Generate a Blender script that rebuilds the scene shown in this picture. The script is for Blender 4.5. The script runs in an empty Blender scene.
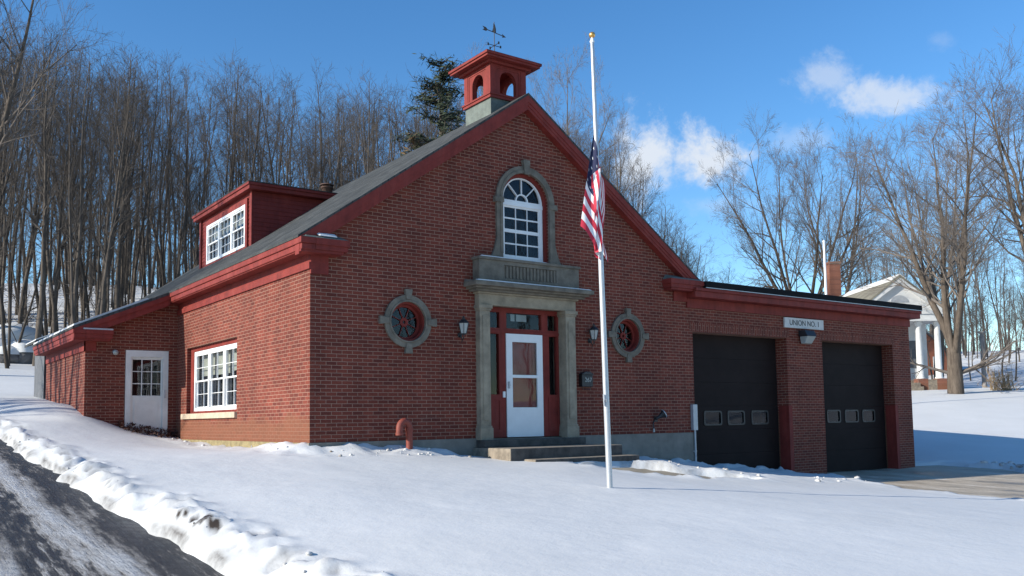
import bpy, bmesh, math, random
import numpy as np
from mathutils import Vector, Matrix
random.seed(7); np.random.seed(7)
PI=math.pi
scn=bpy.context.scene
col=scn.collection

# ------------------------------------------------------------------ helpers
def prop(o,label=None,cat=None,group=None,kind=None):
    if label: o['label']=label
    if cat: o['category']=cat
    if group: o['group']=group
    if kind: o['kind']=kind
    return o
def empty(name,loc=(0,0,0),rz=0,**k):
    o=bpy.data.objects.new(name,None); col.objects.link(o)
    o.location=loc; o.rotation_euler=(0,0,rz); o.empty_display_size=.2
    return prop(o,**k)
def rot_to(d):
    return Vector(d).normalized().to_track_quat('Z','Y').to_matrix()
class MB:
    def __init__(s): s.v=[]; s.f=[]; s.m=[]; s.mi=0; s.sm=[]
    def face(s,pts):
        b=len(s.v); s.v+= [tuple(p) for p in pts]; s.f.append(tuple(range(b,b+len(pts)))); s.m.append(s.mi); s.sm.append(False)
    def raw(s,vs,fs,smooth=False):
        b=len(s.v); s.v+=[tuple(p) for p in vs]
        for f in fs: s.f.append(tuple(b+i for i in f)); s.m.append(s.mi); s.sm.append(smooth)
    def hexa(s,p):   # 8 points: bottom 4, top 4
        s.raw(p,[(0,3,2,1),(4,5,6,7),(0,1,5,4),(1,2,6,5),(2,3,7,6),(3,0,4,7)])
    def box(s,x0,x1,y0,y1,z0,z1):
        s.hexa([(x0,y0,z0),(x1,y0,z0),(x1,y1,z0),(x0,y1,z0),(x0,y0,z1),(x1,y0,z1),(x1,y1,z1),(x0,y1,z1)])
    def prism(s,poly,fn,d0,d1):  # polygon (u,v) swept from d0 to d1, fn(u,v,d)->xyz
        n=len(poly); a=[fn(u,v,d0) for u,v in poly]; b=[fn(u,v,d1) for u,v in poly]
        s.raw(a+b,[tuple(range(n-1,-1,-1)),tuple(range(n,2*n))]+[(i,(i+1)%n,n+(i+1)%n,n+i) for i in range(n)])
    def tube(s,pts,rads,n=8,cap=True,smooth=True):
        vs=[];fs=[]; k=len(pts)
        if not hasattr(rads,'__len__'): rads=[rads]*k
        P=[Vector(p) for p in pts]; up=None
        for i in range(k):
            d=(P[min(i+1,k-1)]-P[max(i-1,0)]).normalized()
            if up is None: up=Vector((0,0,1)) if abs(d.z)<.9 else Vector((1,0,0))
            a=d.cross(up).normalized(); b=a.cross(d).normalized(); up=b
            for j in range(n):
                t=2*PI*j/n; q=P[i]+(a*math.cos(t)+b*math.sin(t))*rads[i]; vs.append(tuple(q))
        for i in range(k-1):
            for j in range(n): fs.append((i*n+j,i*n+(j+1)%n,(i+1)*n+(j+1)%n,(i+1)*n+j))
        s.raw(vs,fs,smooth)
        if cap:
            s.raw(vs[:n],[tuple(range(n-1,-1,-1))]); s.raw(vs[-n:],[tuple(range(n))])
    def lathe(s,prof,c,n=16,axis=None,smooth=True):
        vs=[];fs=[]; M=rot_to(axis) if axis else Matrix.Identity(3); c=Vector(c)
        for r,z in prof:
            for j in range(n):
                t=2*PI*j/n; vs.append(tuple(c+M@Vector((r*math.cos(t),r*math.sin(t),z))))
        for i in range(len(prof)-1):
            for j in range(n): fs.append((i*n+j,i*n+(j+1)%n,(i+1)*n+(j+1)%n,(i+1)*n+j))
        s.raw(vs,fs,smooth)
        s.raw(vs[:n],[tuple(range(n-1,-1,-1))]); s.raw(vs[-n:],[tuple(range(n))])
    def plate(s,outer,holes,d0,d1,fn):   # polygon with holes, thickness d0..d1
        bm=bmesh.new()
        for loop in [outer]+holes:
            vs=[bm.verts.new((u,v,0)) for u,v in loop]
            for i in range(len(vs)): bm.edges.new((vs[i],vs[(i+1)%len(vs)]))
        bmesh.ops.triangle_fill(bm,use_beauty=True,use_dissolve=False,edges=bm.edges[:],normal=(0,0,1))
        bm.verts.index_update(); bm.normal_update()
        uv=[(v.co.x,v.co.y) for v in bm.verts]; n=len(uv)
        fs=[]
        for f in bm.faces:
            idx=[v.index for v in f.verts]
            if f.normal.z<0: idx.reverse()
            fs.append(tuple(idx)); fs.append(tuple(i+n for i in reversed(idx)))
        bm.free()
        vs=[fn(u,v,d0) for u,v in uv]+[fn(u,v,d1) for u,v in uv]
        k=0
        for loop in [outer]+holes:
            m=len(loop)
            for i in range(m):
                a=k+i;b=k+(i+1)%m; fs.append((a,b,b+n,a+n))
            k+=m
        s.raw(vs,fs)
    def pane(s,outer,d,fn): s.face([fn(u,v,d) for u,v in outer])
    def build(s,name,mats,parent=None,loc=None,recalc=True,bevel=0):
        me=bpy.data.meshes.new(name); me.from_pydata(s.v,[],s.f)
        if not isinstance(mats,(list,tuple)): mats=[mats]
        for m in mats: me.materials.append(m)
        me.polygons.foreach_set('material_index',s.m); me.polygons.foreach_set('use_smooth',s.sm)
        if recalc:
            bm=bmesh.new(); bm.from_mesh(me); bmesh.ops.remove_doubles(bm,verts=bm.verts,dist=1e-5) if not any(s.sm) else None
            bmesh.ops.recalc_face_normals(bm,faces=bm.faces); bm.to_mesh(me); bm.free()
        o=bpy.data.objects.new(name,me); col.objects.link(o)
        if parent: o.parent=parent
        if loc: o.location=loc
        if bevel:
            b=o.modifiers.new('bevel','BEVEL'); b.width=bevel; b.segments=2; b.limit_method='ANGLE'
        return o
F=lambda u,v,d:(u,d,v)          # facade: u=x, v=z, depth into +y
L=lambda u,v,d:(d,u,v)          # left wall: u=y, v=z, depth into +x
T=lambda u,v,d:(u,v,d)          # plan: u=x, v=y, d=z
def rect(u0,u1,v0,v1): return [(u0,v0),(u1,v0),(u1,v1),(u0,v1)]
def circ(cx,cy,r,n=40,a0=0,a1=2*PI,ry=None):
    ry=ry or r
    full=abs(a1-a0-2*PI)<1e-6; m=n if full else n+1
    return [(cx+r*math.cos(a0+(a1-a0)*i/n),cy+ry*math.sin(a0+(a1-a0)*i/n)) for i in range(m)]
def arch(cx,zb,zs,r,n=24): return [(cx-r,zb),(cx+r,zb)]+circ(cx,zs,r,n,0,PI)

# ------------------------------------------------------------------ materials
def newmat(name):
    m=bpy.data.materials.new(name); m.use_nodes=True; nt=m.node_tree; return m,nt,nt.nodes['Principled BSDF']
def N(nt,t,**k):
    n=nt.nodes.new(t)
    for a,b in k.items(): setattr(n,a,b)
    return n
def noise(nt,scale,detail=4,rough=.6,vec=None,dim='3D'):
    n=N(nt,'ShaderNodeTexNoise'); n.inputs['Scale'].default_value=scale; n.inputs['Detail'].default_value=detail; n.inputs['Roughness'].default_value=rough
    if vec is not None: nt.links.new(vec,n.inputs['Vector'])
    return n
def ramp(nt,src,stops):
    r=N(nt,'ShaderNodeValToRGB'); e=r.color_ramp.elements
    while len(e)<len(stops): e.new(.5)
    for i,(p,c) in enumerate(stops):
        e[i].position=p; e[i].color=(c,c,c,1) if not hasattr(c,'__len__') else (*c,1)
    nt.links.new(src,r.inputs['Fac']); return r
def mixc(nt,fac,a,b,mode='MIX'):
    n=N(nt,'ShaderNodeMix',data_type='RGBA',blend_type=mode)
    for sock,val in ((n.inputs[0],fac),(n.inputs[6],a),(n.inputs[7],b)):
        if hasattr(val,'is_linked'): nt.links.new(val,sock)
        elif hasattr(val,'__len__'): sock.default_value=(*val,1)
        else: sock.default_value=val
    return n.outputs[2]
def math_(nt,op,a,b=None,clamp=False):
    n=N(nt,'ShaderNodeMath',operation=op,use_clamp=clamp)
    for i,val in enumerate((a,b)):
        if val is None: continue
        if hasattr(val,'is_linked'): nt.links.new(val,n.inputs[i])
        else: n.inputs[i].default_value=val
    return n.outputs[0]
def bump(nt,bs,h,strength=.3,dist=.01):
    b=N(nt,'ShaderNodeBump'); b.inputs['Strength'].default_value=strength; b.inputs['Distance'].default_value=dist
    nt.links.new(h,b.inputs['Height']); nt.links.new(b.outputs['Normal'],bs.inputs['Normal'])
def objco(nt): return N(nt,'ShaderNodeTexCoord').outputs['Object']
def simple(name,c,rough=.6,var=.25,scale=6,metal=0,bmp=.15,bscale=None,spec=.5):
    m,nt,bs=newmat(name); co=objco(nt)
    n=noise(nt,scale,5,.65,co)
    d=tuple(x*(1-var) for x in c); l=tuple(min(1,x*(1+var*.7)) for x in c)
    r=ramp(nt,n.outputs['Fac'],[(.3,d),(.7,l)]); nt.links.new(r.outputs[0],bs.inputs['Base Color'])
    bs.inputs['Roughness'].default_value=rough; bs.inputs['Metallic'].default_value=metal; bs.inputs['Specular IOR Level'].default_value=spec
    if bmp:
        n2=noise(nt,bscale or scale*6,4,.6,co); bump(nt,bs,n2.outputs['Fac'],bmp,.01)
    return m
def brick_mat(name,soldier=False,c1=(.195,.045,.028),c2=(.112,.027,.019),mort=(.315,.178,.128)):
    m,nt,bs=newmat(name)
    co=objco(nt); sep=N(nt,'ShaderNodeSeparateXYZ'); nt.links.new(co,sep.inputs[0])
    g=N(nt,'ShaderNodeNewGeometry'); sn=N(nt,'ShaderNodeSeparateXYZ'); nt.links.new(g.outputs['True Normal'],sn.inputs[0])
    ax=math_(nt,'ABSOLUTE',sn.outputs['X']); side=math_(nt,'GREATER_THAN',ax,.5)
    u=N(nt,'ShaderNodeMix',data_type='FLOAT'); nt.links.new(side,u.inputs[0]); nt.links.new(sep.outputs['X'],u.inputs[2]); nt.links.new(sep.outputs['Y'],u.inputs[3])
    cb=N(nt,'ShaderNodeCombineXYZ')
    if soldier: nt.links.new(u.outputs[0],cb.inputs[1]); nt.links.new(sep.outputs['Z'],cb.inputs[0])
    else: nt.links.new(u.outputs[0],cb.inputs[0]); nt.links.new(sep.outputs['Z'],cb.inputs[1])
    # slight wobble so that the courses are not ruler straight
    wn=noise(nt,9,2,.5,co); wv=N(nt,'ShaderNodeVectorMath',operation='SCALE'); wv.inputs['Scale'].default_value=.006
    nt.links.new(wn.outputs['Color'],wv.inputs[0]); wa=N(nt,'ShaderNodeVectorMath',operation='ADD'); nt.links.new(cb.outputs[0],wa.inputs[0]); nt.links.new(wv.outputs[0],wa.inputs[1])
    b=N(nt,'ShaderNodeTexBrick'); nt.links.new(wa.outputs[0],b.inputs['Vector'])
    b.offset=.5; b.inputs['Scale'].default_value=1
    b.inputs['Brick Width'].default_value=.203 if not soldier else .23; b.inputs['Row Height'].default_value=.0677
    b.inputs['Mortar Size'].default_value=.0075; b.inputs['Mortar Smooth'].default_value=.6; b.inputs['Bias'].default_value=-.1
    b.inputs['Color1'].default_value=(*c1,1); b.inputs['Color2'].default_value=(*c2,1); b.inputs['Mortar'].default_value=(*mort,1)
    big=noise(nt,.9,5,.6,co); r=ramp(nt,big.outputs['Fac'],[(.3,.84),(.7,1.10)])
    c=mixc(nt,1,b.outputs['Color'],r.outputs[0],'MULTIPLY')
    mps=N(nt,'ShaderNodeMapping'); mps.inputs['Scale'].default_value=(2.6,2.6,.22); nt.links.new(co,mps.inputs[0])
    stk=noise(nt,1.0,5,.65,mps.outputs[0]); rs=ramp(nt,stk.outputs['Fac'],[(.34,.86),(.5,1.0),(.72,1.08)]); c=mixc(nt,1,c,rs.outputs[0],'MULTIPLY')
    eff=noise(nt,1.4,6,.7,co); re=ramp(nt,eff.outputs['Fac'],[(.60,0),(.80,.13)]); c=mixc(nt,re.outputs[0],c,(.34,.25,.20))
    fine=noise(nt,45,3,.6,co); r2=ramp(nt,fine.outputs['Fac'],[(.25,.78),(.75,1.15)]); c=mixc(nt,1,c,r2.outputs[0],'MULTIPLY')
    # rain-splash weathering low on the wall: rusty, mortar-less look
    hz=noise(nt,1.7,4,.6,co); zz=math_(nt,'ADD',sep.outputs['Z'],math_(nt,'MULTIPLY',hz.outputs['Fac'],-.55))
    low=N(nt,'ShaderNodeMapRange'); low.inputs[1].default_value=.25; low.inputs[2].default_value=.05; nt.links.new(zz,low.inputs[0])
    lowside=math_(nt,'MULTIPLY',low.outputs[0],side); lowf=math_(nt,'MULTIPLY',lowside,.62)
    c=mixc(nt,lowf,c,(.20,.085,.045))
    nt.links.new(c,bs.inputs['Base Color']); bs.inputs['Roughness'].default_value=.85; bs.inputs['Specular IOR Level'].default_value=.25
    h=math_(nt,'SUBTRACT',math_(nt,'MULTIPLY',fine.outputs['Fac'],.35),b.outputs['Fac'])
    bump(nt,bs,h,.5,.006)
    return m
M={}
M['brick']=brick_mat('brick'); M['soldier']=brick_mat('brick_soldier',True)
def paint(name,c):
    m,nt,bs=newmat(name); co=objco(nt)
    n=noise(nt,2.2,6,.7,co); r=ramp(nt,n.outputs['Fac'],[(.28,tuple(x*.68 for x in c)),(.52,c),(.75,(c[0]*1.1,c[1]*1.5,c[2]*1.55))])
    mp=N(nt,'ShaderNodeMapping'); mp.inputs['Scale'].default_value=(7,7,.8); nt.links.new(co,mp.inputs[0])
    k=noise(nt,1,5,.7,mp.outputs[0]); r2=ramp(nt,k.outputs['Fac'],[(.3,.72),(.55,1.0),(.8,1.12)]); cc=mixc(nt,1,r.outputs[0],r2.outputs[0],'MULTIPLY')
    ch=noise(nt,26,5,.75,co); rc=ramp(nt,ch.outputs['Fac'],[(.70,0),(.76,.45)]); cc=mixc(nt,rc.outputs[0],cc,(.16,.10,.085))
    nt.links.new(cc,bs.inputs['Base Color']); bs.inputs['Roughness'].default_value=.68; bs.inputs['Specular IOR Level'].default_value=.3
    bump(nt,bs,ch.outputs['Fac'],.12,.008); return m
M['red']=paint('red_paint',(.215,.030,.022))
M['darkred']=M['red']
M['white']=simple('white_paint',(.80,.80,.79),.45,.06,3,bmp=.05)
M['offwhite']=simple('old_white_paint',(.66,.66,.63),.55,.14,2.5,bmp=.08)
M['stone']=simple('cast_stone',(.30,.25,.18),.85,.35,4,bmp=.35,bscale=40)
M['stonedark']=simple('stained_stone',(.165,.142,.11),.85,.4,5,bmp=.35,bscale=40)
M['sill']=simple('sill_stone',(.50,.40,.29),.8,.2,5,bmp=.3,bscale=40)
M['copper']=simple('weathered_copper',(.125,.145,.125),.7,.3,6,bmp=.1)
M['black']=simple('black_metal',(.018,.018,.02),.45,.2,8,bmp=.05)
M['fascia']=simple('black_roof_edge',(.010,.010,.012),.7,.3,3,bmp=.05,spec=.08)
M['bulb']=simple('frosted_lamp_glass',(.36,.38,.36),.3,.1,10,bmp=0)
M['grey']=simple('grey_metal',(.42,.43,.45),.4,.1,6,metal=.3,bmp=.05)
M['greypaint']=simple('grey_boards',(.105,.11,.12),.7,.25,3,bmp=.1)
M['alu']=simple('brushed_aluminium',(.52,.525,.53),.42,.08,12,metal=.55,bmp=.04)
M['gold']=simple('gilded_ball',(.75,.42,.12),.3,.1,10,metal=.8,bmp=0)
M['rust']=simple('rusty_red_pipe',(.22,.045,.028),.65,.3,14,bmp=.2)
M['darkrust']=simple('sooty_clay',(.10,.055,.04),.85,.3,14,bmp=.2)
M['door']=simple('dark_brown_door',(.024,.0165,.0155),.65,.18,2,bmp=.04,spec=.08)
M['concrete']=simple('foundation_concrete',(.21,.19,.16),.9,.3,2.2,bmp=.3,bscale=30)
M['mosscon']=simple('mossy_foundation',(.25,.20,.10),.9,.4,7,bmp=.4,bscale=40)
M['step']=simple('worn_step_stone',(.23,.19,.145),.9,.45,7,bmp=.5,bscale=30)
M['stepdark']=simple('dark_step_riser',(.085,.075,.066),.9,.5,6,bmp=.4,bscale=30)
M['cream']=simple('cream_blind',(.45,.44,.36),.8,.12,5,bmp=0)
M['inner']=simple('inner_door_wood',(.30,.04,.03),.6,.2,4,bmp=.05)
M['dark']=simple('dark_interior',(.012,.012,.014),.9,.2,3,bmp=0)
M['leaf']=simple('dead_leaves',(.075,.032,.02),.9,.5,12,bmp=0)
M['rock']=simple('grey_boulder',(.13,.125,.125),.9,.4,3,bmp=.5,bscale=12)
M['barn']=simple('rust_orange_siding',(.42,.13,.06),.8,.2,3,bmp=.1)
M['chim']=brick_mat('chimney_brick',False,(.24,.085,.05),(.17,.06,.04),(.28,.2,.16))
M['post']=simple('weathered_post',(.25,.23,.22),.85,.3,5,bmp=.2)
M['stripe_red']=simple('flag_red',(.52,.025,.05),.75,.1,20,bmp=.1)
M['stripe_white']=simple('flag_white',(.80,.78,.77),.75,.06,20,bmp=.1)
M['canton']=simple('flag_blue',(.012,.016,.06),.75,.1,20,bmp=.1)
def shingle():
    m,nt,bs=newmat('grey_shingles'); co=objco(nt)
    sep=N(nt,'ShaderNodeSeparateXYZ'); nt.links.new(co,sep.inputs[0]); cb=N(nt,'ShaderNodeCombineXYZ')
    nt.links.new(sep.outputs['Y'],cb.inputs[0]); nt.links.new(sep.outputs['X'],cb.inputs[1])
    b=N(nt,'ShaderNodeTexBrick'); nt.links.new(cb.outputs[0],b.inputs['Vector']); b.inputs['Scale'].default_value=1
    b.inputs['Brick Width'].default_value=.33; b.inputs['Row Height'].default_value=.12; b.inputs['Mortar Size'].default_value=.006
    b.inputs['Color1'].default_value=(.082,.085,.083,1); b.inputs['Color2'].default_value=(.047,.050,.050,1); b.inputs['Mortar'].default_value=(.02,.022,.024,1)
    n=noise(nt,1.1,5,.7,co); r=ramp(nt,n.outputs['Fac'],[(.3,.7),(.7,1.2)]); c=mixc(nt,1,b.outputs['Color'],r.outputs[0],'MULTIPLY')
    nt.links.new(c,bs.inputs['Base Color']); bs.inputs['Roughness'].default_value=.95; bs.inputs['Specular IOR Level'].default_value=.2
    n2=noise(nt,120,2,.6,co); bump(nt,bs,math_(nt,'SUBTRACT',n2.outputs['Fac'],b.outputs['Fac']),.5,.008); return m
M['shingle']=shingle()
def glass():
    m,nt,bs=newmat('window_glass'); out=nt.nodes['Material Output']
    tr=N(nt,'ShaderNodeBsdfTransparent'); tr.inputs[0].default_value=(.75,.78,.79,1)
    gl=N(nt,'ShaderNodeBsdfGlossy'); gl.inputs['Roughness'].default_value=.02; gl.inputs['Color'].default_value=(.9,.93,1,1)
    nz=noise(nt,1.3,2,.5,objco(nt)); bp=N(nt,'ShaderNodeBump'); bp.inputs['Strength'].default_value=.05; bp.inputs['Distance'].default_value=.05
    nt.links.new(nz.outputs['Fac'],bp.inputs['Height']); nt.links.new(bp.outputs[0],gl.inputs['Normal'])
    lw=N(nt,'ShaderNodeLayerWeight'); lw.inputs[0].default_value=.5
    fr_=math_(nt,'ADD',math_(nt,'MULTIPLY',math_(nt,'POWER',lw.outputs['Facing'],5.),.9),.035,True)
    mx=N(nt,'ShaderNodeMixShader'); nt.links.new(fr_,mx.inputs[0]); nt.links.new(tr.outputs[0],mx.inputs[1]); nt.links.new(gl.outputs[0],mx.inputs[2])
    nt.links.new(mx.outputs[0],out.inputs['Surface']); return m
M['glass']=glass()
def snow_mat(name='snow',attr=True):
    m,nt,bs=newmat(name); co=objco(nt)
    n=noise(nt,.55,5,.6,co); r=ramp(nt,n.outputs['Fac'],[(.3,(.62,.618,.605)),(.7,(.675,.672,.658))]); c=r.outputs[0]
    if attr:
        a=N(nt,'ShaderNodeAttribute'); a.attribute_name='dirt'
        n3=noise(nt,7,5,.7,co); d=math_(nt,'MULTIPLY',a.outputs['Fac'],math_(nt,'MULTIPLY',n3.outputs['Fac'],1.8),True)
        c=mixc(nt,d,c,(.045,.033,.025))
    nt.links.new(c,bs.inputs['Base Color']); bs.inputs['Roughness'].default_value=.7; bs.inputs['Specular IOR Level'].default_value=.3
    n1=noise(nt,3.2,6,.68,co); n2=noise(nt,38,4,.7,co)
    h=math_(nt,'ADD',n1.outputs['Fac'],math_(nt,'MULTIPLY',n2.outputs['Fac'],.035)); bump(nt,bs,h,.20,.06); return m
M['snow']=snow_mat(); M['snowcap']=snow_mat('snow_cap',False)
def road_mat():
    m,nt,bs=newmat('icy_asphalt'); co=objco(nt)
    sep=N(nt,'ShaderNodeSeparateXYZ'); nt.links.new(co,sep.inputs[0])
    mp=N(nt,'ShaderNodeMapping'); mp.inputs['Scale'].default_value=(1.6,.16,1); nt.links.new(co,mp.inputs[0])
    n=noise(nt,1.4,8,.66,mp.outputs[0]); n2=noise(nt,7,8,.74,mp.outputs[0]); pat=noise(nt,1.1,6,.65,co)
    # position across the road (the road bends slightly left as it climbs), ragged by noise
    xr=math_(nt,'ADD',sep.outputs['X'],math_(nt,'MULTIPLY',sep.outputs['Y'],.035))
    u=math_(nt,'ADD',math_(nt,'DIVIDE',math_(nt,'ADD',xr,8.2),4.6),math_(nt,'MULTIPLY',math_(nt,'SUBTRACT',n.outputs['Fac'],.5),.30))
    u=math_(nt,'ADD',u,math_(nt,'MULTIPLY',math_(nt,'SUBTRACT',n2.outputs['Fac'],.5),.12))
    band=ramp(nt,u,[(.0,.55),(.20,.75),(.30,.30),(.40,.55),(.50,.85),(.60,.55),(.655,.12),(.70,.10),(.745,.62),(.785,.80),(.83,.25),(.88,.08),(1.0,.10)])
    f=math_(nt,'ADD',math_(nt,'ADD',math_(nt,'ADD',math_(nt,'MULTIPLY',band.outputs[0],.62),.055),math_(nt,'MULTIPLY',pat.outputs['Fac'],.45)),math_(nt,'MULTIPLY',math_(nt,'SUBTRACT',n2.outputs['Fac'],.5),1.0))
    r=ramp(nt,f,[(.30,(.020,.018,.016)),(.385,(.045,.040,.036)),(.43,(.15,.135,.12)),(.58,(.36,.345,.33)),(.85,(.50,.505,.51))])
    g=noise(nt,38,5,.75,co); r2=ramp(nt,g.outputs['Fac'],[(.3,.5),(.5,.95),(.72,1.3)]); c=mixc(nt,1,r.outputs[0],r2.outputs[0],'MULTIPLY')
    # tyre tread prints pressed across the packed snow
    w=N(nt,'ShaderNodeTexWave'); w.wave_type='BANDS'; w.bands_direction='DIAGONAL'; w.inputs['Scale'].default_value=2.6; w.inputs['Distortion'].default_value=3; w.inputs['Detail'].default_value=3; nt.links.new(co,w.inputs['Vector'])
    nt.links.new(c,bs.inputs['Base Color']); rr=ramp(nt,f,[(.25,.38),(.5,.8)]); nt.links.new(rr.outputs[0],bs.inputs['Roughness'])
    h=math_(nt,'ADD',math_(nt,'ADD',f,math_(nt,'MULTIPLY',g.outputs['Fac'],.35)),math_(nt,'MULTIPLY',w.outputs['Fac'],.16)); bump(nt,bs,h,.7,.06); return m
M['road']=road_mat()
def drive_mat():
    m,nt,bs=newmat('wet_driveway'); co=objco(nt)
    mp=N(nt,'ShaderNodeMapping'); mp.inputs['Scale'].default_value=(1,.45,1); nt.links.new(co,mp.inputs[0])
    n=noise(nt,1.4,7,.68,mp.outputs[0]); r=ramp(nt,n.outputs['Fac'],[(.34,(.14,.118,.095)),(.46,(.40,.33,.24)),(.60,(.53,.45,.35)),(.70,(.68,.65,.60))])
    g=noise(nt,26,4,.7,co); r2=ramp(nt,g.outputs['Fac'],[(.3,.75),(.7,1.15)]); c=mixc(nt,1,r.outputs[0],r2.outputs[0],'MULTIPLY')
    nt.links.new(c,bs.inputs['Base Color']); rr=ramp(nt,n.outputs['Fac'],[(.35,.35),(.6,.8)]); nt.links.new(rr.outputs[0],bs.inputs['Roughness'])
    bump(nt,bs,g.outputs['Fac'],.4,.02); return m
M['drive']=drive_mat()
M['walk']=simple('concrete_walk',(.30,.255,.19),.85,.25,3,bmp=.3,bscale=30)
def bark(name,c,c2):
    m,nt,bs=newmat(name); co=objco(nt); mp=N(nt,'ShaderNodeMapping'); mp.inputs['Scale'].default_value=(1,1,.25); nt.links.new(co,mp.inputs[0])
    n=noise(nt,5,5,.7,mp.outputs[0]); r=ramp(nt,n.outputs['Fac'],[(.3,c),(.7,c2)])
    oi=N(nt,'ShaderNodeObjectInfo'); r3=ramp(nt,oi.outputs['Random'],[(0,.7),(1,1.25)])
    nt.links.new(mixc(nt,1,r.outputs[0],r3.outputs[0],'MULTIPLY'),bs.inputs['Base Color'])
    bs.inputs['Roughness'].default_value=.9; bs.inputs['Specular IOR Level'].default_value=.15; bump(nt,bs,n.outputs['Fac'],.6,.05); return m
M['housewhite']=simple('weathered_house_white',(.60,.60,.59),.6,.1,3,bmp=.05)
M['bark']=bark('forest_bark',(.052,.043,.036),(.125,.104,.086))
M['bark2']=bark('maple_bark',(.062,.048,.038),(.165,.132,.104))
M['twig']=bark('twigs',(.066,.057,.050),(.118,.102,.090))
M['twig2']=bark('pale_twigs',(.105,.088,.076),(.18,.154,.134))  # paler twig colour for the maples and other large trees
M['needle']=simple('evergreen_needles',(.035,.048,.022),.8,.5,4,bmp=0)
M['deadleaf']=simple('clinging_brown_leaves',(.16,.10,.05),.9,.4,9,bmp=0)

# ------------------------------------------------------------------ terrain
CPTS=[(-6.33,-14.75,-1.32),(-3.7,-7,-1.0),(-3.8,0,-.36),(-4,5,.08),(-4,10,.55),(-4.5,20,1.5),(-6,-25,-1.9),(-7,0,-.3),(-7.5,10,.75),(-14,0,.1),(-14,-14,-1.1),(-14,12,1.4),
(0,-.1,-.24),(0,3,-.25),(0,6,-.18),(-1,4,-.24),(-.3,7.9,.0),(-1.2,7.9,.16),(-2.15,8.0,.46),(-2.2,13.2,1.06),(-3.2,3,-.12),(-3.2,6,.22),(-3.0,8,.42),(-3.5,10,.68),(-4.3,8,.36),(-6,8,.45),(-2.4,9.5,.78),(-3.2,0,-.36),(-3.0,-3,-.62),(-3,13,1.04),(1.8,-.2,-.27),(3.3,-.5,-.42),(3.2,-1.8,-.47),(4.2,-2.2,-.52),(6.2,-1.8,-.59),(7.8,-.1,-.62),(9.5,-.2,-.82),(12,-.2,-1.04),
(13.2,0,-1.12),(15,0,-1.16),(18.9,0,-1.16),(18.9,-2.2,-1.22),(13,-2.2,-1.2),(10,-3,-1.08),(7.7,-3,-.88),(5,-2.6,-.66),(2.1,-5.35,-.66),(-2,-4,-.62),(-2.6,-7,-.92),(0,-9,-.93),(-1,-12.5,-1.2),(5,-9,-1.0),(4,-14,-1.3),(11,-7,-1.28),(10,-14,-1.5),(18,-8,-1.4),(19.5,-3,-1.27),(30,-6,-1.4),(20,-30,-1.9),(0,-30,-1.8),(40,-20,-1.6),
(0,-75,2.5),(60,-75,3),(120,-60,4),(-60,-75,3),(160,-20,4),(14,4,-1.2),(17,8,-1.1),(5,7,-.3),(21,2,-1.0),(24,2,-.75),(30,5,-.1),(36,8,.75),(45,14.5,1.72),(50,20,1.9),(52,12,1.95),(60,18,2.2),(40,0,.0),(60,0,1.2),(22,14,.3),(12,22,1.3),(2,22,1.9)]
CAM=np.array([-6.3343,-14.7453,.3376]); FPX=904.83; PITCH=.0799; ROLL=-.0143; YAW=-.6262
_cp,_sp,_cy,_sy=math.cos(PITCH),math.sin(PITCH),math.cos(YAW),math.sin(YAW)
FWD=np.array([-_sy*_cp,_cy*_cp,_sp]); RGT=np.array([_cy,_sy,0.]); UPV=np.cross(RGT,FWD)
R2=math.cos(ROLL)*RGT+math.sin(ROLL)*UPV; U2=-math.sin(ROLL)*RGT+math.cos(ROLL)*UPV
def at(px,py,D):      # surveyed bearing and elevation (read off the photograph) at distance D from where the photographer stood
    return CAM+(FWD+R2*((px-512)/FPX)-U2*((py-348)/FPX))*D
for a in [(20,384,33),(20,366,46),(20,338,60),(60,312,68),(110,296,78),(-60,300,70),(200,292,80),(330,300,85),(450,330,90),(600,372,95),(720,392,95),(800,388,90),(1010,396,62),(1090,392,70),(960,352,112),(1100,346,120),(880,356,115),(200,292,120),(0,290,120),(450,330,130),(700,385,130)]:
    CPTS.append(tuple(at(*a)))
for k in range(16):
    t=2*PI*k/16; d=math.cos(t-PI*.6); CPTS.append((300*math.cos(t),300*math.sin(t),4+8*d)); CPTS.append((900*math.cos(t),900*math.sin(t),4+8*d))
CP=np.array(CPTS); _c=.9
def _ker(r2): return np.sqrt(r2+_c*_c)
_A=_ker(((CP[:,None,:2]-CP[None,:,:2])**2).sum(-1)); _n=len(CP)
_W=np.linalg.solve(np.block([[_A+np.eye(_n)*1e-3,np.ones((_n,1))],[np.ones((1,_n)),np.zeros((1,1))]]),np.append(CP[:,2],0))
def base(x,y):
    x=np.asarray(x,float); y=np.asarray(y,float); out=np.zeros(x.shape)
    for (cx,cy,_),w in zip(CP,_W[:-1]): out+=w*_ker((x-cx)**2+(y-cy)**2)
    return out+_W[-1]
_lat=np.random.RandomState(3).rand(256,256)
def vnoise(x,y,s):
    x=np.asarray(x)/s+1000.3; y=np.asarray(y)/s+1000.7
    xi=np.floor(x).astype(int); yi=np.floor(y).astype(int); fx=x-xi; fy=y-yi; fx=fx*fx*(3-2*fx); fy=fy*fy*(3-2*fy)
    g=lambda a,b:_lat[a%256,b%256]
    return (g(xi,yi)*(1-fx)+g(xi+1,yi)*fx)*(1-fy)+(g(xi,yi+1)*(1-fx)+g(xi+1,yi+1)*fx)*fy-.5
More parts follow.
